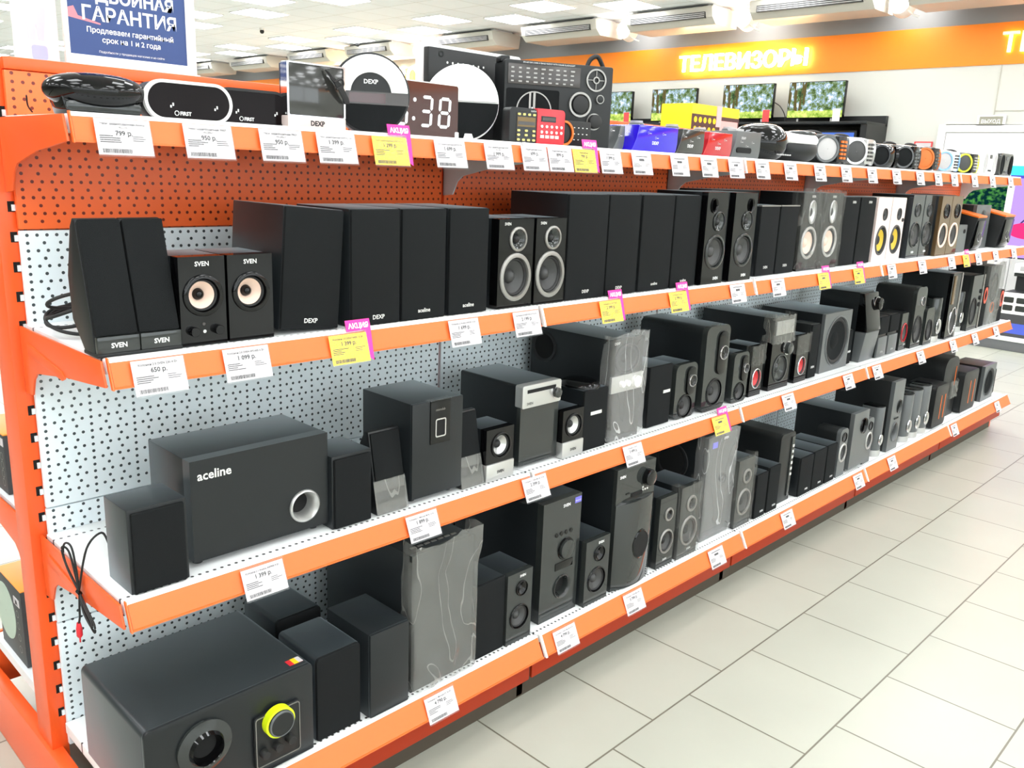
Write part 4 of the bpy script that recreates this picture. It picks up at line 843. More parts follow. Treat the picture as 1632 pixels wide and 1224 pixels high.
# big radio
t = thing('portable_radio', 'large black multi-band radio with tuning scale and carry strap', 'radio', (1.224, -.247, ZA), math.radians(-26))
w2 = .148; MB().rbox(-w2, w2, .0, .08, 0, .205, .006, 'y').build('body', MATTE, t, bevel=.003)
MB().box(-.14, .055, -.003, .001, .148, .196).build('scale_window', LCD, t, bevel=.001)
b = MB(); rr = random.Random(4)
for r in range(4):
    for c in range(9): x = -.132 + c * .02; b.box(x, x + rr.choice((.007, .009, .011)), -.0036, -.003, .153 + .0105 * r, .1565 + .0105 * r)
b.build('scale_print', DSILVER, t); MB().text('FM AM SW1-SW8 10 BAND RADIO WITH SOLAR FLASHLIGHT', (-.03, -.0006, .1985), .004, width=.14).build('title_print', LOGOW, t)
MB().lathe([(.028, 0), (.028, -.004), (.024, -.004), (.024, -.001)], .1, 0, .17, 'y', 32).build('pad_ring', DSILVER, t); MB().lathe([(.009, -.001), (.009, -.004), (.006, -.004)], .1, 0, .17, 'y', 20).build('pad_button', DSILVER, t)
b = MB(); [b.box(.1 + .016 * math.cos(a) - .0008 - .006 * abs(math.cos(a)), .1 + .016 * math.cos(a) + .0008 + .006 * abs(math.cos(a)), -.003, 0, .17 + .016 * math.sin(a) - .0008 - .006 * abs(math.sin(a)), .17 + .016 * math.sin(a) + .0008 + .006 * abs(math.sin(a))) for a in (0, PI / 2, PI, 1.5 * PI)]; b.build('pad_spoke', DSILVER, t)
MB().lathe([(.031, 0), (.031, -.006), (.026, -.006), (.024, -.001)], .058, 0, .108, 'y', 32).build('tuning_ring', DSILVER, t); knob(t, .058, .108, .022, .008, RUBBER)
MB().lathe([(.011, 0), (.011, -.006), (.009, -.006)], .113, 0, .124, 'y', 24).build('knob_ring', DSILVER, t); knob(t, .113, .124, .0088, .007, MATTE); knob(t, .1, .068, .018, .016, RUBBER, DSILVER); knob(t, -.12, .07, .016, .012, RUBBER)
MB().rbox(-.142, .0, -.002, .001, .03, .138, .006, 'y').build('speaker_grille', CLOTH, t)
b = MB(); [b.lathe([(r, -.003), (r - .003, -.003)], -.068, 0, .085, 'y', 36) for r in (.048,)]; b.box(-.071, -.065, -.0032, -.002, .085, .132).box(-.082, -.077, -.0032, -.002, .085, .13); b.build('grille_emblem', DSILVER, t)
s = MB().tube([(.09, .04, .205), (.1, .04, .225), (.12, .04, .232), (.138, .04, .205)], .006).build('strap', RUBBER, t); MB().rbox(-.152, -.128, .02, .06, .2, .215, .003, 'y').build('handle', MATTE, t, bevel=.002)
def keyradio(x0, x1, h, yf, body, label, kind):
    w = x1 - x0; t = thing('pocket_radio', label, 'radio', ((x0 + x1) / 2, yf, ZA), math.radians(-8)); a, b_ = -w / 2, w / 2
    MB().rbox(a, b_, 0, .03, 0, h, .01 if kind != 'b' else .004, 'y', 5, (0, 1, 1, 0) if kind == 'r' else (1, 1, 1, 1)).build('body', body, t, bevel=.002)
    if kind == 'k':
        MB().box(a + .02, b_ - .004, -.001, .001, .006, h - .01).build('key_panel', GLOSS, t); MB().box(a + .022, b_ - .006, -.0016, 0, .04, .062).build('display_bezel', BRONZE, t); MB().box(a + .024, b_ - .008, -.0022, 0, .044, .052).build('display', LCD, t)
        for r, (z, nn) in enumerate(((.068, 4), (.031, 3), (.021, 3), (.01, 4))):
            for i in range(nn): x = a + .026 + i * (w - .036) / (nn - 1); MB().rbox(x - .004, x + .004, -.003, 0, z - .0025, z + .0025, .002, 'y', 3).build('key', GOLDK, t)
        MB().text('aceline', (b_ - .012, -.0012, h - .008), .006).build('logo', LOGO, t); MB().cyl(.003, b_ - .006, .015, h, .004, 'z', 12).build('antenna_tip', CHROME, t)
    elif kind == 'r':
        MB().box(a + .012, b_ - .03, -.0012, 0, .055, .068).build('display_bezel', GLOSS, t); MB().box(a + .015, b_ - .033, -.002, 0, .058, .065).build('display', LCD, t)
        for z in (.044, .031):
            for i in range(5): MB().cyl(.0035, a + .014 + i * .0155, -.0025, z, .003, 'y', 12).build('key', LOGO, t)
        for i in range(4): MB().box(a + .01 + i * .0155, a + .021 + i * .0155, -.0025, 0, .017, .024).build('key', LOGO, t)
    else:
        MB().lathe([(.03, 0), (.03, -.004), (.025, -.004), (.025, 0)], a + .004, -.002, .033, 'y', 32).build('ring', ORANGEP, t)
        bb = MB(); [bb.box(x, x + .004, -.0006, 0, z, z + .002) for x in (-.01, .004, .018, .032) for z in (.047, .032, .018)]; bb.build('key_print', LOGO, t)
    return t
keyradio(.996, 1.078, .083, -.305, MATTE, 'small black radio with rows of gold keys and a bronze display', 'k')
keyradio(1.08, 1.168, .085, -.315, REDP, 'small red radio with white keys beside the gold-key radio', 'r')
keyradio(1.176, 1.272, .064, -.312, MATTE, 'small black radio with an orange ring, right of the red radio', 'b')
def cdplayer(x0, x1, yf, h, m, label, logo=True, slot=False, kx=0, zf=1.0):
    w = x1 - x0; t = thing(PS, label, 'portable stereo', ((x0 + x1) / 2, yf, ZA)); a, b_ = -w / 2, w / 2
    poly = [(a, .004), (a + .004, 0), (b_ - .012, 0), (b_ - .004, .01), (b_, .03), (b_, h), (a + .03, h), (a + .022, h * .55), (a + .008, h * .2)]
    MB().prism(poly, 0, .16, 'y').build('body', m, t, bevel=.004)
    k = MB().cyl(.024, kx, .07, h, .009, 'z', 24, .021).build('top_knob', GREYP, t, bevel=.001); MB().cyl(.018, kx, .07, h + .009, .006, 'z', 24).build('knob_cap', LGREY, k)
    if logo: MB().text('DEXP', (.0, -.0006, .022), .0125, bold=.015).build('logo', LOGOW, t)
    b = MB()
    for x in (-.035, .0, .035): b.lathe([(.0035, -.0004), (.0028, -.0004)], x, 0, .052 if x != 0 else .04, 'y', 12).box(x + .005, x + .014, -.0005, 0, .05 if x else .0385, .052 if x else .0405)
    b.build('front_print', LGREY, t)
    if slot: MB().rbox(a + .03, b_ - .06, -.003, .001, .018, .035, .008, 'y').build('slot', HOLE, t)
    return t
cdplayer(1.399, 1.4495, -.292, .066, GREYP, 'silver-grey portable stereo left of the blue one, behind the small radios', False)
cdplayer(1.452, 1.668, -.315, .072, BLUEG, 'glossy blue portable stereo with grey top knob')
cdplayer(1.67, 1.815, -.31, .073, BLACKG, 'smoke-black portable stereo between the blue and the red ones')
cdplayer(1.817, 1.978, -.308, .073, REDG, 'glossy red portable stereo with grey top knob')
t = cdplayer(1.98, 2.16, -.305, .085, GREYP, 'grey portable stereo with a dark oblong handle slot, right of the red one', False, True)
MB().text('DEXP', (-.02, -.0006, .06), .011).build('logo', LOGOW, t); MB().box(-.02, .03, .03, .07, .085, .094).build('cd_lid_latch', LGREY, t, bevel=.002)
t = thing(PS, 'glossy black humped portable stereo behind the grey slotted one', 'portable stereo', (2.275, -.235, ZA)); MB().ellip(0, 0, .06, .113, .09, .06, 36, 18, .6).build('body', GLOSS, t, angle=80); MB().ellip(.0, -.01, .098, .09, .06, .024, 30, 12, .7).build('cd_lid', BLACKG, t, angle=80)
b = MB(); [b.box(-.02 + .016 * i, -.01 + .016 * i, -.094, -.08, .02, .024) for i in range(5)]; b.build('key', LGREY, t)
t = thing(PS, 'portable stereo with white top and black belly', 'portable stereo', (2.5, -.24, ZA)); MB().ellip(0, 0, .046, .105, .085, .046, 36, 16, .6).build('body', MATTE, t, angle=80); MB().ellip(.0, .0, .078, .102, .086, .03, 36, 14, .6).build('top_cover', WHITEP, t, angle=80); MB().ellip(.0, -.03, .1, .07, .05, .012, 24, 10, .7).build('cd_lid', GGREY, t, angle=80)
def stereo(cx, w, h, label, body, grille, ring, strip=None, key=None, sw=.32, square=False):
    t = thing(PS, label, 'portable stereo', (cx, -.235, ZA)); rx, ry = w / 2, .085
    MB().ellip(0, 0, h / 2, rx, ry, h / 2, 36, 18, .38).build('body', body, t, angle=80)
    for sgn in (-1, 1):
        ang = math.radians(42) * sgn; px, py = rx * math.sin(ang) * .98, -ry * math.cos(ang) * .97
        nrm = math.atan2(math.sin(ang) / rx, math.cos(ang) / ry); M = Matrix.Translation((px, py, h / 2)) @ Matrix.Rotation(nrm, 4, 'Z')
        r = h * .43
        g = MB().lathe([(r, .004), (r, -.007), (r * .84, -.007), (r * .82, -.003)], 0, 0, 0, 'y', 36).xf(M).build('speaker_ring', ring, t, angle=50)
        MB().lathe([(r * .85, -.003), (r * .5, -.008), (.001, -.009)], 0, 0, 0, 'y', 36).xf(M).build('speaker_grille', grille, g, angle=80)
    if strip:
        n = 10; pl = []
        for k in range(n + 1): a = math.radians(-16 + 32 * k / n); pl.append((rx * math.sin(a) * 1.02, -ry * math.cos(a) * 1.04))
        pl += [(pl[-1][0] * .9, -ry * .8), (pl[0][0] * .9, -ry * .8)]
        MB().prism(pl, h * .1, h * .93, 'z').build('control_panel', strip, t, bevel=.002)
        b = MB()
        for r in range(5): b.box(-rx * .18, -rx * .02, -ry * 1.04 - .004, -ry, h * (.2 + .13 * r), h * (.27 + .13 * r)); b.box(rx * .04, rx * .2, -ry * 1.04 - .004, -ry, h * (.2 + .13 * r), h * (.27 + .13 * r))
        b.build('key', key or LOGO, t)
    MB().tube([(-rx * .6, .03, h * .93), (-rx * .5, .035, h + .006), (0, .035, h + .01), (rx * .5, .035, h + .006), (rx * .6, .03, h * .93)], .005).build('handle', RUBBER, t)
    return t
stereo(2.738, .236, .112, 'dark portable stereo with light grey oval grille and orange keys', MATTE, LGREY, GREYP, MATTE, ORANGEP)
stereo(2.985, .226, .113, 'silver-framed portable stereo with dark round speaker, right of the orange-key one', SILVER, CONE, SILVER, SILVER, CONE)
stereo(3.228, .23, .1, 'low glossy black portable stereo right of the silver-framed one', GLOSS, CLOTH, GLOSS)
stereo(3.472, .226, .106, 'taller glossy black portable stereo left of the orange one', BLACKG, CLOTH, BLACKG, GLOSS, GREYP)
stereo(3.715, .23, .11, 'portable stereo with orange mesh grille', GLOSS, ORANGEM, ORANGEM, MATTE, GREYP)
stereo(3.975, .25, .104, 'white portable stereo with light blue ring around a grey grille', WHITEP, LGREY, BLUEP, WHITEP, CONE)
stereo(4.255, .26, .104, 'black portable stereo with bright yellow ring', MATTE, CONE, YELP, MATTE, LGREY)
for cx, m, gm, lab in ((4.56, WHITEP, LGREY, 'white upright portable stereo with small square display'), (4.845, BLACKG, CLOTH, 'black upright portable stereo at the far end of the top shelf')):
    w, h = .235, .122; t = thing(PS, lab, 'portable stereo', (cx, -.3, ZA), 0, 'upright portable stereos')
    MB().rbox(-w / 2, w / 2, 0, .13, .004, h, .03, 'y', 7).build('body', m, t, bevel=.006)
    for sx in (-.075, .075): MB().lathe([(.034, .0), (.033, -.003), (.028, -.003), (.026, .0), (.001, -.001)], sx, 0, h / 2, 'y', 30, .8, 1.5).build('speaker_grille', gm, t, angle=50)
    MB().box(-.018, .018, -.002, .001, .085, .105).build('display', LCD if m is WHITEP else GREYP, t)
    for i in range(3): MB().cyl(.005, -.018 + .018 * i, -.003, .025, .004, 'y', 12).build('key', CONE if m is WHITEP else GREYP, t)
    MB().box(-w / 2 + .02, w / 2 - .02, .02, .11, 0, .006).build('foot', m, t)

# ---------------------------------------------------------------- price tags
TL = {'A': .0150, 'B': .0172, 'C': .0235, 'D': .0255}
def tag(key, x, label, title=None, price=None, yellow=False, old=None):
    z, yf = SH[key]; h, w = .0565, .0865; tl = TL[key]
    t = thing('price_tag', label, 'price tag', (x, yf - .0125, z - .0045), 0, 'price tags on shelf rail ' + {'A': 'of the top shelf', 'B': 'of the second shelf', 'C': 'of the third shelf', 'D': 'of the bottom shelf'}[key])
    U = Vector((0, tl, h)).normalized(); N = Vector((0, -h, tl)).normalized()
    def q(u, v, n=0.0): p = U * (v - h) + N * n; return (u, p.y, p.z)
    def quad(b, u0, u1, v0, v1, n0, n1): b.add([q(u0, v0, n0), q(u1, v0, n0), q(u1, v1, n0), q(u0, v1, n0), q(u0, v0, n1), q(u1, v0, n1), q(u1, v1, n1), q(u0, v1, n1)], [(0, 3, 2, 1), (4, 5, 6, 7), (0, 1, 5, 4), (1, 2, 6, 5), (2, 3, 7, 6), (3, 0, 4, 7)])
    b = MB(); quad(b, 0, w, 0, h, 0, .0006); b.build('card', YPAPER if yellow else PAPER, t)
    b = MB(); quad(b, -.001, w + .001, -.003, h + .005, .0012, .0016); b.add([q(-.0005, -.003, .0012), q(w + .0005, -.003, .0012), (w + .0, q(0, -.003)[1] + .03, q(0, -.003)[2] - .004), (0, q(0, -.003)[1] + .03, q(0, -.003)[2] - .004)], [(0, 1, 2, 3)]); b.build('pocket', CLEAR, t)
    b = MB(); rr = random.Random(int(x * 1000) + ord(key)); n = .0009
    if title:
        ls = title.split('|')
        for i, s in enumerate(ls): b.text(s, q(w / 2, h - .0095 - .0052 * i, n), .0044, (1, 0, 0), U, bold=.015, width=min(.07, .0026 * len(s)) if len(s) > 10 else None)
        b.text(price, q(w / 2, h - .0135 - .0052 * (len(ls)) - .002, n), .0105, (1, 0, 0), U, bold=.03)
    else:
        quad(b, w * .2, w * .8, h - .0095, h - .0075, .0006, n); quad(b, w * .36, w * .62, h - .0205, h - .0145, .0006, n)
    for i in range(4):
        quad(b, .005, .005 + rr.uniform(.018, .036), h - .0275 - .0032 * i, h - .0262 - .0032 * i, .0006, n)
        if i < 3: quad(b, .056, .056 + rr.uniform(.012, .024), h - .0275 - .0032 * i, h - .0265 - .0032 * i, .0006, n)
    u = .007
    while u < .052:
        s = rr.choice((.0005, .0008, .0012)); quad(b, u, u + s, .003, .0095, .0006, n); u += s + rr.choice((.0006, .0009))
    b.build('print', INK, t)
    if yellow:
        f = MB(); quad(f, .043, .1, h + .004, h + .026, -.001, -.0002)
        f.prism([(.1, .0), (.0975, .0), (.0975, .0), (.1, .0)], 0, 0, 'y') if False else f.add([q(.1, h + .006, -.001), q(.085, h + .006, -.001), q(.087, .006, -.001), q(.096, .0, -.001), q(.1, h + .006, -.0003), q(.085, h + .006, -.0003), q(.087, .006, -.0003), q(.096, .0, -.0003)], [(0, 1, 2, 3), (7, 6, 5, 4), (0, 4, 5, 1), (1, 5, 6, 2), (2, 6, 7, 3), (3, 7, 4, 0)])
        fo = f.build('promo_flag', PINK, t); MB().text('АКЦИЯ', q(.0715, h + .0095, .0004), .0135, (1, 0, 0), U, bold=.03, width=.047).build('flag_text', LOGOW, fo)
    return t
for a in (
 ('A', .035, 'white price tag reading 799 р., leftmost on the top shelf rail', 'Часы  радиобудильник Aceline|AC-116', '799 р.'),
 ('A', .177, 'white price tag reading 950 р. under the white-rimmed oblong clock radio', 'Часы  радиобудильник FIRST|FA-2406-5', '950 р.'),
 ('A', .316, 'white price tag reading 950 р. under the all-black oblong clock radio', 'Часы  радиобудильник FIRST|FA-2406-5', '950 р.'),
 ('A', .434, 'white price tag reading 1 399 р. under the square mirror-front clock radio', 'Часы  радиобудильник DEXP RC-110', '1 399 р.'),
 ('A', .562, 'yellow price tag with pink flag under the round lamp clock, top shelf', 'Часы  радиобудильник DEXP RC-250', '1 299 р.', True),
 ('A', .722, 'white price tag reading 1 699 р. under the big 38 clock', 'Часы  радиобудильник DEXP RC-750', '1 699 р.'),
 ('A', .867, 'white price tag reading 1 999 р. under the half-white lamp clock', 'Часы  радиобудильник DEXP|RC-960', '1 999 р.'),
 ('A', .985, 'white price tag reading 699 р. under the gold-key radio', 'Радиоприёмник Aceline', '699 р.'),
 ('A', 1.076, 'white price tag reading 899 р. under the red key radio', 'Радиоприёмник Aceline', '899 р.'),
 ('A', 1.167, 'yellow price tag with pink flag under the orange-ring radio, top shelf', 'Радиоприёмник', '799 р.', True),
 ('A', 1.273, 'white price tag on the top rail below the right half of the multi-band radio', 'Радиоприёмник', '1 099 р.'),
 ('A', 1.407, 'white price tag on the top rail below the silver-grey stereo'),
 ('A', 1.587, 'white price tag on the top rail below the right half of the blue stereo'),
 ('A', 1.741, 'white price tag on the top rail below the smoke-black stereo'),
 ('A', 1.894, 'white price tag on the top rail below the red stereo'),
 ('A', 2.057, 'white price tag on the top rail below the slotted grey stereo'),
 ('A', 2.247, 'white price tag on the top rail below the glossy humped stereo'),
 ('A', 2.466, 'white price tag on the top rail below the white-topped stereo'),
 ('A', 2.683, 'white price tag on the top rail below the orange-key stereo'),
 ('A', 2.917, 'white price tag on the top rail below the silver-framed stereo'),
 ('A', 3.161, 'white price tag on the top rail below the low glossy black stereo'),
 ('A', 3.422, 'white price tag on the top rail below the taller glossy black stereo'),
 ('A', 3.64, 'white price tag on the top rail below the orange mesh stereo'),
 ('A', 3.852, 'white price tag on the top rail below the blue-ringed white stereo'),
 ('A', 4.139, 'white price tag on the top rail below the yellow-ringed stereo'),
 ('A', 4.42, 'white price tag on the top rail below the white upright stereo'),
 ('A', 4.732, 'white price tag last on the top rail at the far end'),
 ('B', .035, 'white price tag reading 650 р. under the wedge speakers', 'Колонки 2.0 SVEN 230 4 Вт', '650 р.'),
 ('B', .191, 'white price tag reading 1 099 р. under the cream-cone speakers', 'Колонки 2.0 SVEN SPS-605 6 Вт', '1 099 р.'),
 ('B', .405, 'yellow price tag reading 1 399 р. with pink flag, nearest one on the second shelf', 'Колонки 2.0 DEXP R400 10 Вт', '1 399 р.', True),
 ('B', .705, 'white price tag reading 1 699 р. under the cursive-badged tall speakers', 'Колонки 2.0 Aceline ASP200 10 Вт', '1 699 р.'),
 ('B', .901, 'white price tag reading 2 199 р. under the silver-ringed speakers', 'Колонки 2.0 SVEN SPS-619 20 Вт', '2 199 р.'),
 ('B', 1.215, 'yellow price tag with pink flag, second from left on the second shelf', 'Колонки 2.0 DEXP R450', '2 399 р.', True),
 ('B', 1.522, 'yellow price tag with pink flag, third from left on the second shelf', 'Колонки 2.0 Aceline', '2 799 р.', True),
 ('B', 1.846, 'white price tag under the mirror-gloss tower speakers'),
 ('B', 2.102, 'white price tag under the low cloth pair with steel top line'),
 ('B', 2.435, 'yellow price tag with pink flag under the film-wrapped pair', None, None, True),
 ('B', 2.73, 'yellow price tag with pink flag under the top-badged cloth pair', None, None, True),
 ('B', 3.05, 'white price tag under the white speaker pair'),
 ('B', 3.385, 'white price tag under the blue-black gloss pair'),
 ('B', 3.752, 'white price tag under the bronze gloss pair'),
 ('B', 3.951, 'yellow price tag with pink flag, farthest on the second shelf', None, None, True),
 ('B', 4.134, 'white price tag under the left orange-topped gaming speaker'),
 ('B', 4.41, 'white price tag under the grey gaming subwoofer'),
 ('B', 4.727, 'white price tag last on the second rail at the far end'),
 ('C', .209, 'white price tag reading 1 399 р. under the wide silver-port subwoofer', 'Колонки 2.1 Aceline ASP900 9 Вт', '1 399 р.'),
 ('C', .596, 'white price tag reading 1 899 р. under the slab satellites', 'Колонки 2.1 Microlab M106 10 Вт', '1 899 р.'),
 ('C', .958, 'white price tag reading 2 399 р. under the silver-topped subwoofer', 'Колонки 2.1 SVEN MS-107 10 Вт', '2 399 р.'),
 ('C', 1.362, 'white price tag reading 3 499 р. under the large film-wrapped side-port subwoofer', 'Колонки 2.1 DEXP', '3 499 р.'),
 ('C', 1.82, 'yellow price tag with pink flag on the third shelf', None, None, True),
 ('C', 2.275, 'white price tag under the film-topped subwoofer with red-cone satellites'),
 ('C', 2.771, 'white price tag under the big round-grille subwoofer'),
 ('C', 3.05, 'white price tag under the slanted grey-front subwoofer'),
 ('C', 3.539, 'white price tag under the tall round-topped subwoofer'),
 ('C', 3.97, 'white price tag under the tallest gloss subwoofer of the third shelf'),
 ('C', 4.297, 'white price tag under the three-button square subwoofer'),
 ('C', 4.65, 'white price tag last on the third rail at the far end'),
 ('D', .611, 'white price tag reading 4 790 р. under the milky film-wrapped subwoofer', 'Колонки 2.1 Microlab FC 50 Вт', '4 790 р.'),
 ('D', 1.044, 'white price tag reading 4 799 р. under the keypad subwoofer', 'Колонки 2.1 SVEN MS-304 40 Вт', '4 799 р.'),
 ('D', 1.342, 'white price tag reading 5 799 р. under the largest graphite subwoofer', 'Колонки 2.1 SVEN MS-2100', '5 799 р.'),
 ('D', 1.786, 'white price tag under the violet-stickered film-wrapped subwoofer'),
 ('D', 2.266, 'white price tag under the round-cornered button subwoofer'),
 ('D', 2.875, 'white price tag under the boxy round-port subwoofer'),
 ('D', 3.226, 'white price tag under the dark column and pale-front subwoofer'),
 ('D', 4.023, 'white price tag under the first orange-striped satellite'),
 ('D', 4.723, 'white price tag last on the bottom rail at the far end')):
    tag(*a)
# ---------------------------------------------------------------- signs standing on the rack
t = thing('sign_stand', 'white-framed navy warranty sign standing on top of the rack', 'sign', (.2525, .0, 1.5305), 0)
MB().plate([(-.127, 0), (.126, 0), (.126, .3), (-.127, .3)], [[(-.1185, .02), (.107, .02), (.107, .292), (-.1185, .292)]], -.004, .006).build('frame', WHITEP, t, bevel=.001)
MB().box(-.12, .109, -.001, .003, .018, .293).build('poster', BLUESIGN, t); MB().box(-.1265, .1255, -.018, .03, 0, .003).build('foot', WHITEP, t)
MB().text('ДВОЙНАЯ', (.008, -.0016, .1175), .03, bold=.03, width=.15).text('ГАРАНТИЯ', (-.0025, -.0016, .083), .03, bold=.022, width=.18).text('Продлеваем гарантийный', (-.003, -.0016, .0615), .016, bold=.015, width=.166).text('срок на 1 и 2 года', (-.003, -.0016, .0455), .016, bold=.015, width=.112).text('Подробности у продавцов магазина и на сайте', (-.003, -.0016, .0265), .006, width=.126).build('lettering', LOGOW, t)
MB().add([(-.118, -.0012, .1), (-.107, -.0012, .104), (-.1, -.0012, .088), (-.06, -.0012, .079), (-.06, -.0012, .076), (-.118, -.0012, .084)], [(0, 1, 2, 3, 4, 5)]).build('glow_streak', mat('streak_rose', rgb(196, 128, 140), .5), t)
t = thing('sign_stand', 'white narrow stand-up sign with pale blue print left of the warranty sign', 'sign', (.15, .22, 1.53), math.radians(10))
MB().box(-.045, .045, 0, .006, 0, .3).build('panel', WHITEP, t, bevel=.001); pb = mat('pale_blue_print', rgb(190, 200, 236), .5)
MB().rbox(-.012, .02, -.001, .0, .022, .05, .006, 'y').build('print', pb, t); MB().prism([(-.016, .06), (-.004, .06), (0, .09), (.004, .06), (.014, .06), (.022, .12), (.012, .135), (-.012, .135), (-.022, .12)], -.001, 0, 'y').disc(.011, 0, -.0008, .148, 'y').build('figure_print', mat('faint_print', rgb(226, 226, 242), .5), t); MB().box(-.045, .045, -.03, .03, 0, .003).build('foot', WHITEP, t)
# boxes on the other side of the rack and the yellow box
def carton(x0, x1, y0, y1, z0, h, label, side, top, name='speaker_box'):
    t = thing(name, label, 'box', ((x0 + x1) / 2, (y0 + y1) / 2, z0)); w, d = (x1 - x0) / 2, (y1 - y0) / 2
    MB().box(-w, w, -d, d, 0, h).build('carton', side, t, bevel=.002); MB().box(-w + .001, w - .001, -d + .001, d - .001, h - .001, h + .002).build('lid', top, t, bevel=.001); return t, w, d
t, w, d = carton(.012, .19, .225, .40, .2127, .19, 'charcoal and orange speaker box on the bottom back shelf, left edge', BOXGREY, BOXORANGE)
MB().box(-w - .0012, -w, -d + .012, -d + .05, .148, .166).build('label', PAPER, t); MB().text('JBL', (-w - .0016, -d + .03, .152), .013, (0, -1, 0), bold=.03).build('label_text', INK, t)
b = MB(); [b.lathe([(.009, -.0006), (.0078, -.0006)], -w - .0, -d + .033, .035 + .03 * i, 'x', 20) for i in range(4)]; b.build('icons', DSILVER, t)
MB().lathe([(.07, 0), (.07, -.0008), (.001, -.0008)], -w, .035, .1, 'x', 30).build('product_print', mat('pale_green_print', rgb(180, 196, 180), .5), t)
t, w, d = carton(.012, .19, .225, .40, .6387, .135, 'charcoal and orange speaker box on the third back shelf, left edge', BOXGREY, BOXORANGE)
b = MB(); [b.lathe([(.009, -.0006), (.0078, -.0006)], -w, -d + .02, .025 + .02 * i, 'x', 20) for i in range(4)]; b.build('icons', DSILVER, t); MB().box(-w - .0008, -w, -d + .002, -d + .04, .11, .128).build('label', PAPER, t)
t, w, d = carton(2.39, 2.73, .12, .26, 1.53, .105, 'yellow and brown cardboard box standing on top of the rack', BOXYEL, BOXYEL, 'cardboard_box')
MB().box(-w + .0, w, -d - .0008, -d, .002, .07).build('brown_panel', BOXBROWN, t)
b = MB(); [b.disc(.011, -w + .025 + .033 * i, -d - .0014, .05 - .035 * j, 'y', 18) for i in range(5) for j in range(2)]; b.build('dots', BOXYEL, t); MB().box(.0, .035, -d - .0025, -d + .05, .03, .108).build('tape', mat('pink_tape', rgb(236, 190, 190), .3), t); MB().box(.03, w - .01, -d - .002, -d, .002, .055).build('sticker', mat('pink_sticker', rgb(236, 180, 176), .5), t)

# ---------------------------------------------------------------- television wall
rk = thing('tv_stand', 'long black display stand carrying the televisions along the far wall', 'tv stand', (9.72, 4.9, 0))
MB().box(-.32, .26, -2.45, 3.4, 2.0, 2.03).build('shelf', MATTE, rk, bevel=.004); MB().box(.2, .26, -2.45, 3.4, 0, 2.12).build('back_panel', MATTE, rk); MB().box(-.3, .2, -2.45, -2.38, 0, 2.0).build('side_panel', MATTE, rk)
for z in (1.75, 1.35): MB().box(-.3, .2, -2.38, 3.4, z, z + .02).build('shelf', GGREY, rk)
def screen_mat(seed):
    m = bpy.data.materials.new('park_screen_%d' % seed); m.use_nodes = True; nt = m.node_tree
    for n in list(nt.nodes): nt.nodes.remove(n)
    o = nt.nodes.new('ShaderNodeOutputMaterial'); e = nt.nodes.new('ShaderNodeEmission'); e.inputs[1].default_value = 1.25; nt.links.new(e.outputs[0], o.inputs[0])
    tc = nt.nodes.new('ShaderNodeTexCoord'); sp = nt.nodes.new('ShaderNodeSeparateXYZ'); nt.links.new(tc.outputs['Object'], sp.inputs[0])
    nz = nt.nodes.new('ShaderNodeTexNoise'); nz.inputs['Scale'].default_value = 14; nz.inputs['Detail'].default_value = 6; nz.inputs['Roughness'].default_value = .7; nt.links.new(tc.outputs['Object'], nz.inputs['Vector'])
    cr = nt.nodes.new('ShaderNodeValToRGB'); nt.links.new(nz.outputs['Fac'], cr.inputs[0]); el = cr.color_ramp.elements
    el[0].position = .36; el[0].color = rgb(44, 66, 46); el[1].position = .62; el[1].color = rgb(222, 234, 244)
    for p, c in ((.43, rgb(80, 102, 58)), (.49, rgb(124, 144, 104)), (.55, rgb(140, 168, 190))): k = el.new(p); k.color = c
    # trunks at the left, lawn at the bottom
    wv = nt.nodes.new('ShaderNodeTexNoise'); wv.inputs['Scale'].default_value = 5; mp = nt.nodes.new('ShaderNodeMapping'); mp.inputs['Scale'].default_value = (1, 5, .7); nt.links.new(tc.outputs['Object'], mp.inputs[0]); nt.links.new(mp.outputs[0], wv.inputs['Vector'])
    tr = math_node(nt, 'MULTIPLY', math_node(nt, 'GREATER_THAN', sp.outputs[1], .13), math_node(nt, 'GREATER_THAN', wv.outputs['Fac'], .5))
    m1 = nt.nodes.new('ShaderNodeMixRGB'); nt.links.new(tr, m1.inputs[0]); nt.links.new(cr.outputs[0], m1.inputs[1]); m1.inputs[2].default_value = rgb(92, 84, 52)
    lw = math_node(nt, 'LESS_THAN', math_node(nt, 'ADD', sp.outputs[2], math_node(nt, 'MULTIPLY', nz.outputs['Fac'], .06)), .175)
    m2 = nt.nodes.new('ShaderNodeMixRGB'); nt.links.new(lw, m2.inputs[0]); nt.links.new(m1.outputs[0], m2.inputs[1])
    c2 = nt.nodes.new('ShaderNodeValToRGB'); nt.links.new(nz.outputs['Fac'], c2.inputs[0]); c2.color_ramp.elements[0].position = .35; c2.color_ramp.elements[0].color = rgb(96, 140, 30); c2.color_ramp.elements[1].position = .62; c2.color_ramp.elements[1].color = rgb(226, 240, 130)
    nt.links.new(c2.outputs[0], m2.inputs[2]); nt.links.new(m2.outputs[0], e.inputs[0]); return m
SCR = screen_mat(1)
def tv(y0, y1, z0, h, label, card=None):
    t = thing('television', label, 'television', (9.74, (y0 + y1) / 2, 2.031), 0, 'televisions along the far wall'); w = (y1 - y0) / 2; zb = z0 - 2.03
    MB().box(-.02, .03, -w, w, zb, zb + h).build('bezel', GLOSS, t, bevel=.003); MB().box(-.0225, -.02, -w + .008, w - .008, zb + .012, zb + h - .008).build('screen', SCR, t)
    for s in (-.6, .6): MB().box(-.1, .08, w * s - .012, w * s + .012, 0, .012).box(-.01, .01, w * s - .01, w * s + .01, .01, zb + .03).build('foot', SILVER, t)
    if card: MB().box(-.045, -.042, -w + .02, -w + .11, -.0 + .001, .16).build('price_card', card, t)
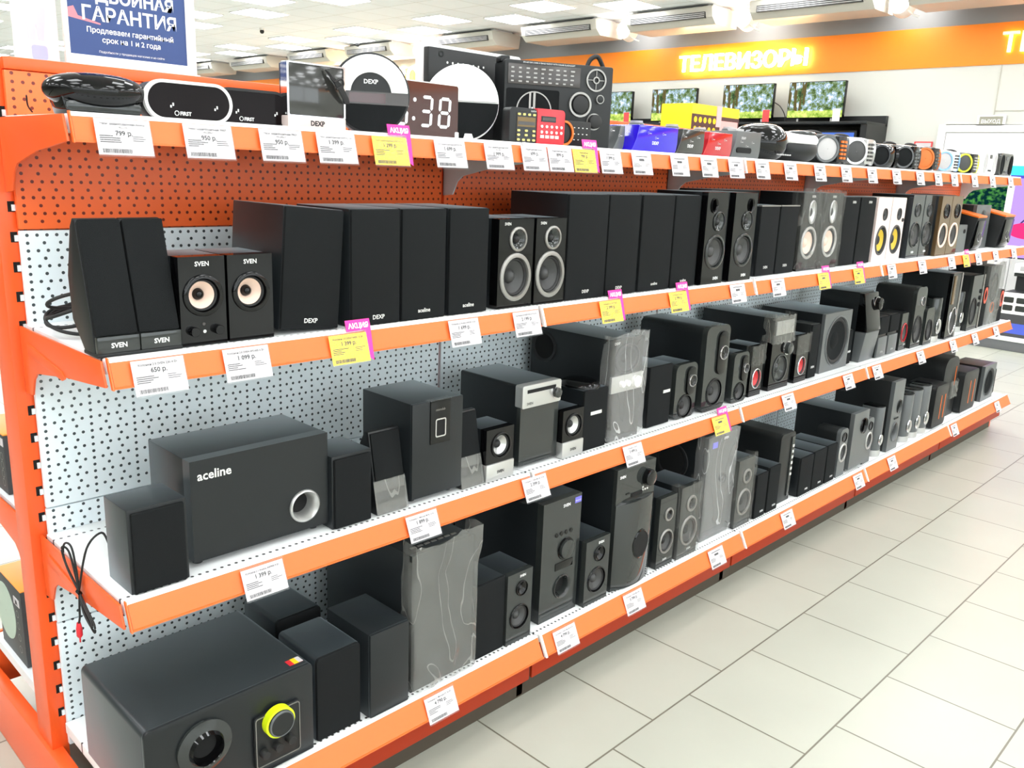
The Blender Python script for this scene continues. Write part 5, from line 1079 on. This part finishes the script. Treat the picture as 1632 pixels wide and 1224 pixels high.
RED = mat('red_card', rgb(240, 70, 70), .5)
tv(2.885, 3.59, 2.085, .42, 'television showing a park, rightmost on the far wall stand', WHITEP)
tv(3.79, 4.5, 2.085, .42, 'television showing a park, second from the right, red card at its corner', RED)
tv(4.9, 5.61, 2.065, .42, 'television partly hidden behind the yellow box', None)
tv(5.95, 6.66, 2.055, .42, 'television just right of the big portable radio', RED)
t = thing('cable', 'thin black cable hanging beside the second television', 'cable', (9.75, 3.75, 2.03)); MB().tube([(0, .03, .25), (0, -.05, .2), (0, -.12, .1), (0, -.13, .01)], .006).build('wire', RUBBER, t)
t = thing('media_player', 'black appliance with blue screen on the stand below the rightmost television', 'box', (9.6, 2.75, 1.771)); MB().box(-.1, .1, -.16, .3, 0, .16).build('body', MATTE, t); MB().box(-.103, -.1, -.13, .27, .02, .14).build('screen', emit_mat('blue_screen', rgb(90, 130, 230), .9), t)
# letters
LET = emit_mat('sign_letter_glow', (1, .86, .55, 1), 20.0)
def letters(s, yl, z, width, label, hsz, m=LET):
    t = thing('wall_sign', label, 'sign', (XW - .075, yl, z)); MB().text(s, (0, 0, 0), .3, (0, -1, 0), align='l', bold=.012, width=width).build('letters_face', m, t); b = MB().text(s, (.018, 0, 0), .3, (0, -1, 0), align='l', bold=.012, width=width); b.build('letters_back', m, t); return t
letters('ТЕЛЕВИЗОРЫ', 5.36, 2.725, 1.84, 'glowing white letters spelling televisions on the orange band', .25)
letters('ТЕЛЕВИЗОРЫ', 1.36, 2.745, 1.84, 'pale pink letters with glowing rims on the orange band, cut off at the right edge', .25, mat('pinkish_letter', rgb(250, 220, 205), .4, emit=(1, .75, .55, 1), estr=.35))
b = emit_mat('letter_halo_strip', (1, .62, .2, 1), 16.0)
for o in [q for q in bpy.data.objects if q.name.startswith('wall_sign') and not q.parent][:2]:
    MB().text('ТЕЛЕВИЗОРЫ', (.045, 0, 0), .3, (0, -1, 0), align='l', bold=.0, width=1.84).build('letters_backlight', b, o)
letters('ТЕЛЕВИЗОРЫ', 13.4, 2.72, 3.2, 'far glowing letters on the orange band behind the clock radios', .25)
# air conditioners under the ceiling and floodlights
def aircon(y0, y1, label, i=0):
    t = thing('air_conditioner', label, 'air conditioner', (9.42, (y0 + y1) / 2, CEIL), 0, 'ceiling air conditioners'); w = (y1 - y0) / 2
    MB().prism([(-.3, -.045), (-.27, -.16), (-.18, -.235), (.3, -.235), (.33, -.06), (.3, -.03), (-.27, -.03)], -w, w, 'y').xf(Matrix.Identity(4)).build('casing', mat('aircon_casing_%d' % i, rgb(196, 192, 182), .4), t, bevel=.006)
    MB().box(-.302, -.262, -w * .86, w * .86, -.17, -.1).build('air_outlet', CONE, t); b = MB(); [b.box(-.304, -.262, -w * .85, w * .85, -.118 - .02 * k, -.114 - .02 * k) for k in range(3)]; b.build('louvre', WHITEP, t)
    MB().box(-.2, .2, -w + .05, -w + .12, -.03, -.001).build('mount', WHITEP, t); MB().box(-.2, .2, w - .12, w - .05, -.03, -.001).build('mount', WHITEP, t)
for i, (y0, y1, lab) in enumerate(((.55, 2.1, 'air conditioner at the ceiling, cut off by the right edge of the photo'), (2.45, 3.9, 'air conditioner above the gap right of the glowing letters'), (4.4, 5.7, 'air conditioner above the left end of the glowing letters'), (6.2, 7.6, 'air conditioner above the big portable radio'), (8.2, 9.5, 'air conditioner behind the dark framed board'),
    (10.7, 12.0, 'air conditioner right of the round lamp clock'), (12.6, 13.9, 'air conditioner behind the square clock radio'), (14.7, 16.2, 'air conditioner second from the left along the far wall'), (17.0, 18.5, 'leftmost air conditioner, beside the blue sign'))):
    aircon(y0, y1, lab, i)
HOT = emit_mat('flood_lens', (1, .97, .9, 1), 22.0)
for y, lab in ((2.28, 'blazing floodlight between the two right air conditioners'), (4.15, 'blazing floodlight right of the middle air conditioner'), (5.95, 'blazing floodlight above the start of the orange band'), (10.3, 'blazing floodlight behind the round lamp clock')):
    t = thing('floodlight', lab, 'lamp', (9.45, y, CEIL), 0, 'floodlights between the air conditioners')
    MB().box(-.03, .03, -.03, .03, -.12, 0).build('arm', WHITEP, t); MB().cyl(.11, -.02, 0, -.16, .14, 'x', 24, .14).build('lamp_housing', WHITEP, t, bevel=.004); MB().disc(.125, .122, 0, -.16, 'x').build('rear_lens', HOT, t); MB().ellip(-.03, 0, -.16, .05, .1, .1).build('lens', HOT, t)
    MB().tube([(0, -.05, -.2), (.05, -.12, -.27), (.1, -.18, -.3)], .01).build('cable', WHITEP, t)
for x, y, lab in ((7.25, 11.58, 'small black dome camera on the ceiling, left of the round lamp clock'), (9.0, 11.42, 'small black dome camera on the ceiling just above the round lamp clock')):
    t = thing('security_camera', lab, 'camera', (x, y, CEIL), 0); MB().cyl(.04, 0, 0, -.03, .03, 'z', 16).build('base', WHITEP, t); MB().ellip(0, 0, -.05, .035, .035, .035, 16, 8).build('dome', RUBBER, t)
# door, signs
dr = structure(bpy.data.objects.new('door_1', None)); COL.objects.link(dr); dr.location = (XW, 0, 0)
MB().box(-.05, -.001, 1.79, 1.87, 0, 2.02).box(-.05, -.001, -.0, .08, 0, 2.02).box(-.05, -.001, .08, 1.79, 1.94, 2.02).build('door_frame', WHITEP, dr, bevel=.004)
for y0, y1 in ((.935, 1.785), (.085, .93)):
    lf = MB().box(-.035, -.002, y0, y1, .01, 1.935).build('door_leaf', mat('door_white_%d' % int(y0 * 100), rgb(244, 244, 246), .4), dr, bevel=.003)
    n = 12; arch = [(y0 + .14, .95), (y1 - .14, .95)] + [(y1 - .14 - (y1 - y0 - .28) * k / n, 1.62 + .09 * math.sin(PI * k / n)) for k in range(n + 1)]
    MB().prism(arch, -.046, -.034, 'x').build('raised_panel', WHITEP, lf, bevel=.008); MB().box(-.046, -.034, y0 + .14, y1 - .14, .2, .8).build('raised_panel', WHITEP, lf, bevel=.008)
t = thing('exit_sign', 'small grey sign reading ВЫХОД above the white double door', 'sign', (XW - .03, 1.345, 2.06)); MB().box(-.02, .02, -.14, .14, -.055, .055).build('case', WHITEP, t, bevel=.004); MB().box(-.022, -.02, -.115, .115, -.042, .042).build('panel', mat('sign_grey', rgb(150, 148, 132), .5), t); MB().text('ВЫХОД', (-.0228, 0, -.026), .07, (0, -1, 0), bold=.02, width=.19).build('lettering', LOGOW, t)
t = thing('door_sign', 'green sign beginning with the letters ЗАПАСН on the door, right edge', 'sign', (XW - .055, .72, 1.74)); MB().box(0, .006, -.3, .16, -.03, .03).build('plate', GREENS, t); MB().text('ЗАПАСНЫЙ ВЫХОД', (-.001, .15, -.018), .05, (0, -1, 0), align='l', bold=.02, width=.42).build('lettering', LOGOW, t)
MB().box(-.001, .005, -.3, .16, -.3, -.05).build('lower_plate', mat('door_plate_blue', rgb(120, 150, 170), .4), t)
t = thing('frame_sign', 'small red-framed notice on the wall left of the white door', 'sign', (XW - .02, 2.02, 1.79)); MB().plate([(-.1, -.05), (.1, -.05), (.1, .05), (-.1, .05)], [[(-.085, -.037), (.085, -.037), (.085, .037), (-.085, .037)]], 0, .01).xf(Matrix.Rotation(-PI / 2, 4, 'Z')).build('frame', RED, t); MB().box(.002, .008, -.086, .086, -.04, .04).build('paper', PAPER, t)
# display island at the right edge
t = thing('display_podium', 'low dark grey display podium on the floor beyond the rack, right edge', 'podium', (8.3, .0, 0))
MB().prism([(-.45, 1.1), (.9, 1.1), (.9, -1.4), (-.62, -1.4)], 0, .085, 'z').build('plinth', mat('podium_grey', rgb(104, 106, 108), .5), t, bevel=.003); MB().prism([(-.46, 1.11), (.91, 1.11), (.91, -1.41), (-.63, -1.41)], .085, .1, 'z').build('top', WHITEP, t, bevel=.003)
t, w, d = carton(7.95, 8.25, -.55, .42, .1, .2, 'dark product box with a big white 5 and blue print, right edge', BOXGREY, WHITEP, 'product_box')
MB().text('5', (-w - .001, .16, .03), .13, (0, -1, 0), bold=.03).build('number', LOGOW, t); MB().box(-w - .001, -w, .23, .46, .03, .12).build('blue_print', mat('blue_print', rgb(70, 90, 190), .4), t)
t, w, d = carton(7.98, 8.25, -.55, .42, .303, .18, 'white product box with rows of feature icons stacked on the dark one, right edge', WHITEP, MATTE, 'product_box')
b = MB(); [b.rbox(-w - .001, -w, d - .09 - .1 * i, d - .01 - .1 * i, .02 + .07 * j, .07 + .07 * j, .01, 'x') for i in range(6) for j in range(2)]; b.build('icons', GGREY, t)
t = thing('cabinet', 'dark glossy media cabinet behind the product boxes, right edge', 'cabinet', (8.5, -.2, .1)); MB().box(-.2, .25, -.6, .62, 0, .5).build('body', MATTE, t, bevel=.004); MB().box(-.22, .25, -.62, .64, .5, .53).build('top', GGREY, t, bevel=.003); MB().box(-.205, -.2, -.5, .5, .36, .42).build('shelf_slot', DSILVER, t)
t = thing('receiver', 'white box-shaped receiver on the dark media cabinet, right edge', 'receiver', (8.39, .1, .631)); MB().box(-.1, .1, -.3, .35, 0, .08).build('body', WHITEP, t, bevel=.004); MB().box(-.102, -.1, -.25, .3, .02, .06).build('front', LGREY, t)
t = thing('television', 'big screen glowing violet at the right edge, beyond the rack end', 'television', (8.62, .2, .73), 0); MB().box(-.02, .05, -1.0, .46, 0, .82).build('bezel', GLOSS, t, bevel=.003)
mv = emit_mat('violet_screen', rgb(196, 160, 240), 1.0); MB().box(-.0225, -.02, -.99, .45, .012, .81).build('screen', mv, t); b = MB(); dk = emit_mat('violet_dark', rgb(84, 60, 130), .8)
for i in range(5): b.add([(-.0235, .45 - .25 * i, .81), (-.0235, .43 - .25 * i, .81), (-.0235, .80 - .25 * i + .02, .25), (-.0235, .80 - .25 * i + .04, .25)], [(0, 1, 2, 3)]) if False else b.add([(-.0235, .44 - .3 * i, .2 + .18 * 0), (-.0235, .44 - .3 * i, .22), (-.0235, .44 - .3 * i - .5, .81), (-.0235, .44 - .3 * i - .52, .81)], [(0, 1, 2, 3)])
b.build('screen_lines', dk, t); MB().disc(.11, -.0245, .25, .26, 'x', 30, 1.8, .7).build('screen_blob', emit_mat('pink_blob', rgb(255, 60, 130), 1.0), t); MB().box(-.12, .12, -.5, -.0, -.09, 0).build('stand', MATTE, t)
t = thing('television', 'screen with a dark green picture seen between top and second shelf at far right', 'television', (8.9, .98, .9), 0); MB().box(-.02, .05, -.35, .45, 0, .62).build('bezel', DIFFUSE, t, bevel=.003)
gm = emit_mat('green_screen', rgb(20, 70, 50), .9); nt = gm.node_tree; nz = nt.nodes.new('ShaderNodeTexNoise'); nz.inputs['Scale'].default_value = 14; nz.inputs['Detail'].default_value = 4; cr = nt.nodes.new('ShaderNodeValToRGB'); cr.color_ramp.elements[0].position = .45; cr.color_ramp.elements[0].color = rgb(10, 48, 50); cr.color_ramp.elements[1].position = .68; cr.color_ramp.elements[1].color = rgb(90, 170, 80); nt.links.new(nz.outputs['Fac'], cr.inputs[0]); nt.links.new(cr.outputs[0], [n for n in nt.nodes if n.type == 'EMISSION'][0].inputs[0])
MB().box(-.0225, -.02, -.24, .43, .03, .59).build('screen', gm, t); MB().box(-.1, .1, -.1, .2, -.8, 0).build('stand', MATTE, t)
t = thing('banner', 'bright turquoise banner edge above the violet screen, right edge', 'banner', (8.12, .2, 1.54)); MB().box(0, .02, -.6, .37, -.06, .02).build('panel', mat('turquoise', rgb(60, 226, 240), .4), t); MB().box(-.002, 0, -.6, .36, -.085, -.06).build('lower_edge', mat('indigo_edge', rgb(70, 60, 190), .4), t); MB().box(.0, .02, .32, .37, -1.438, -.06).build('pole', WHITEP, t)
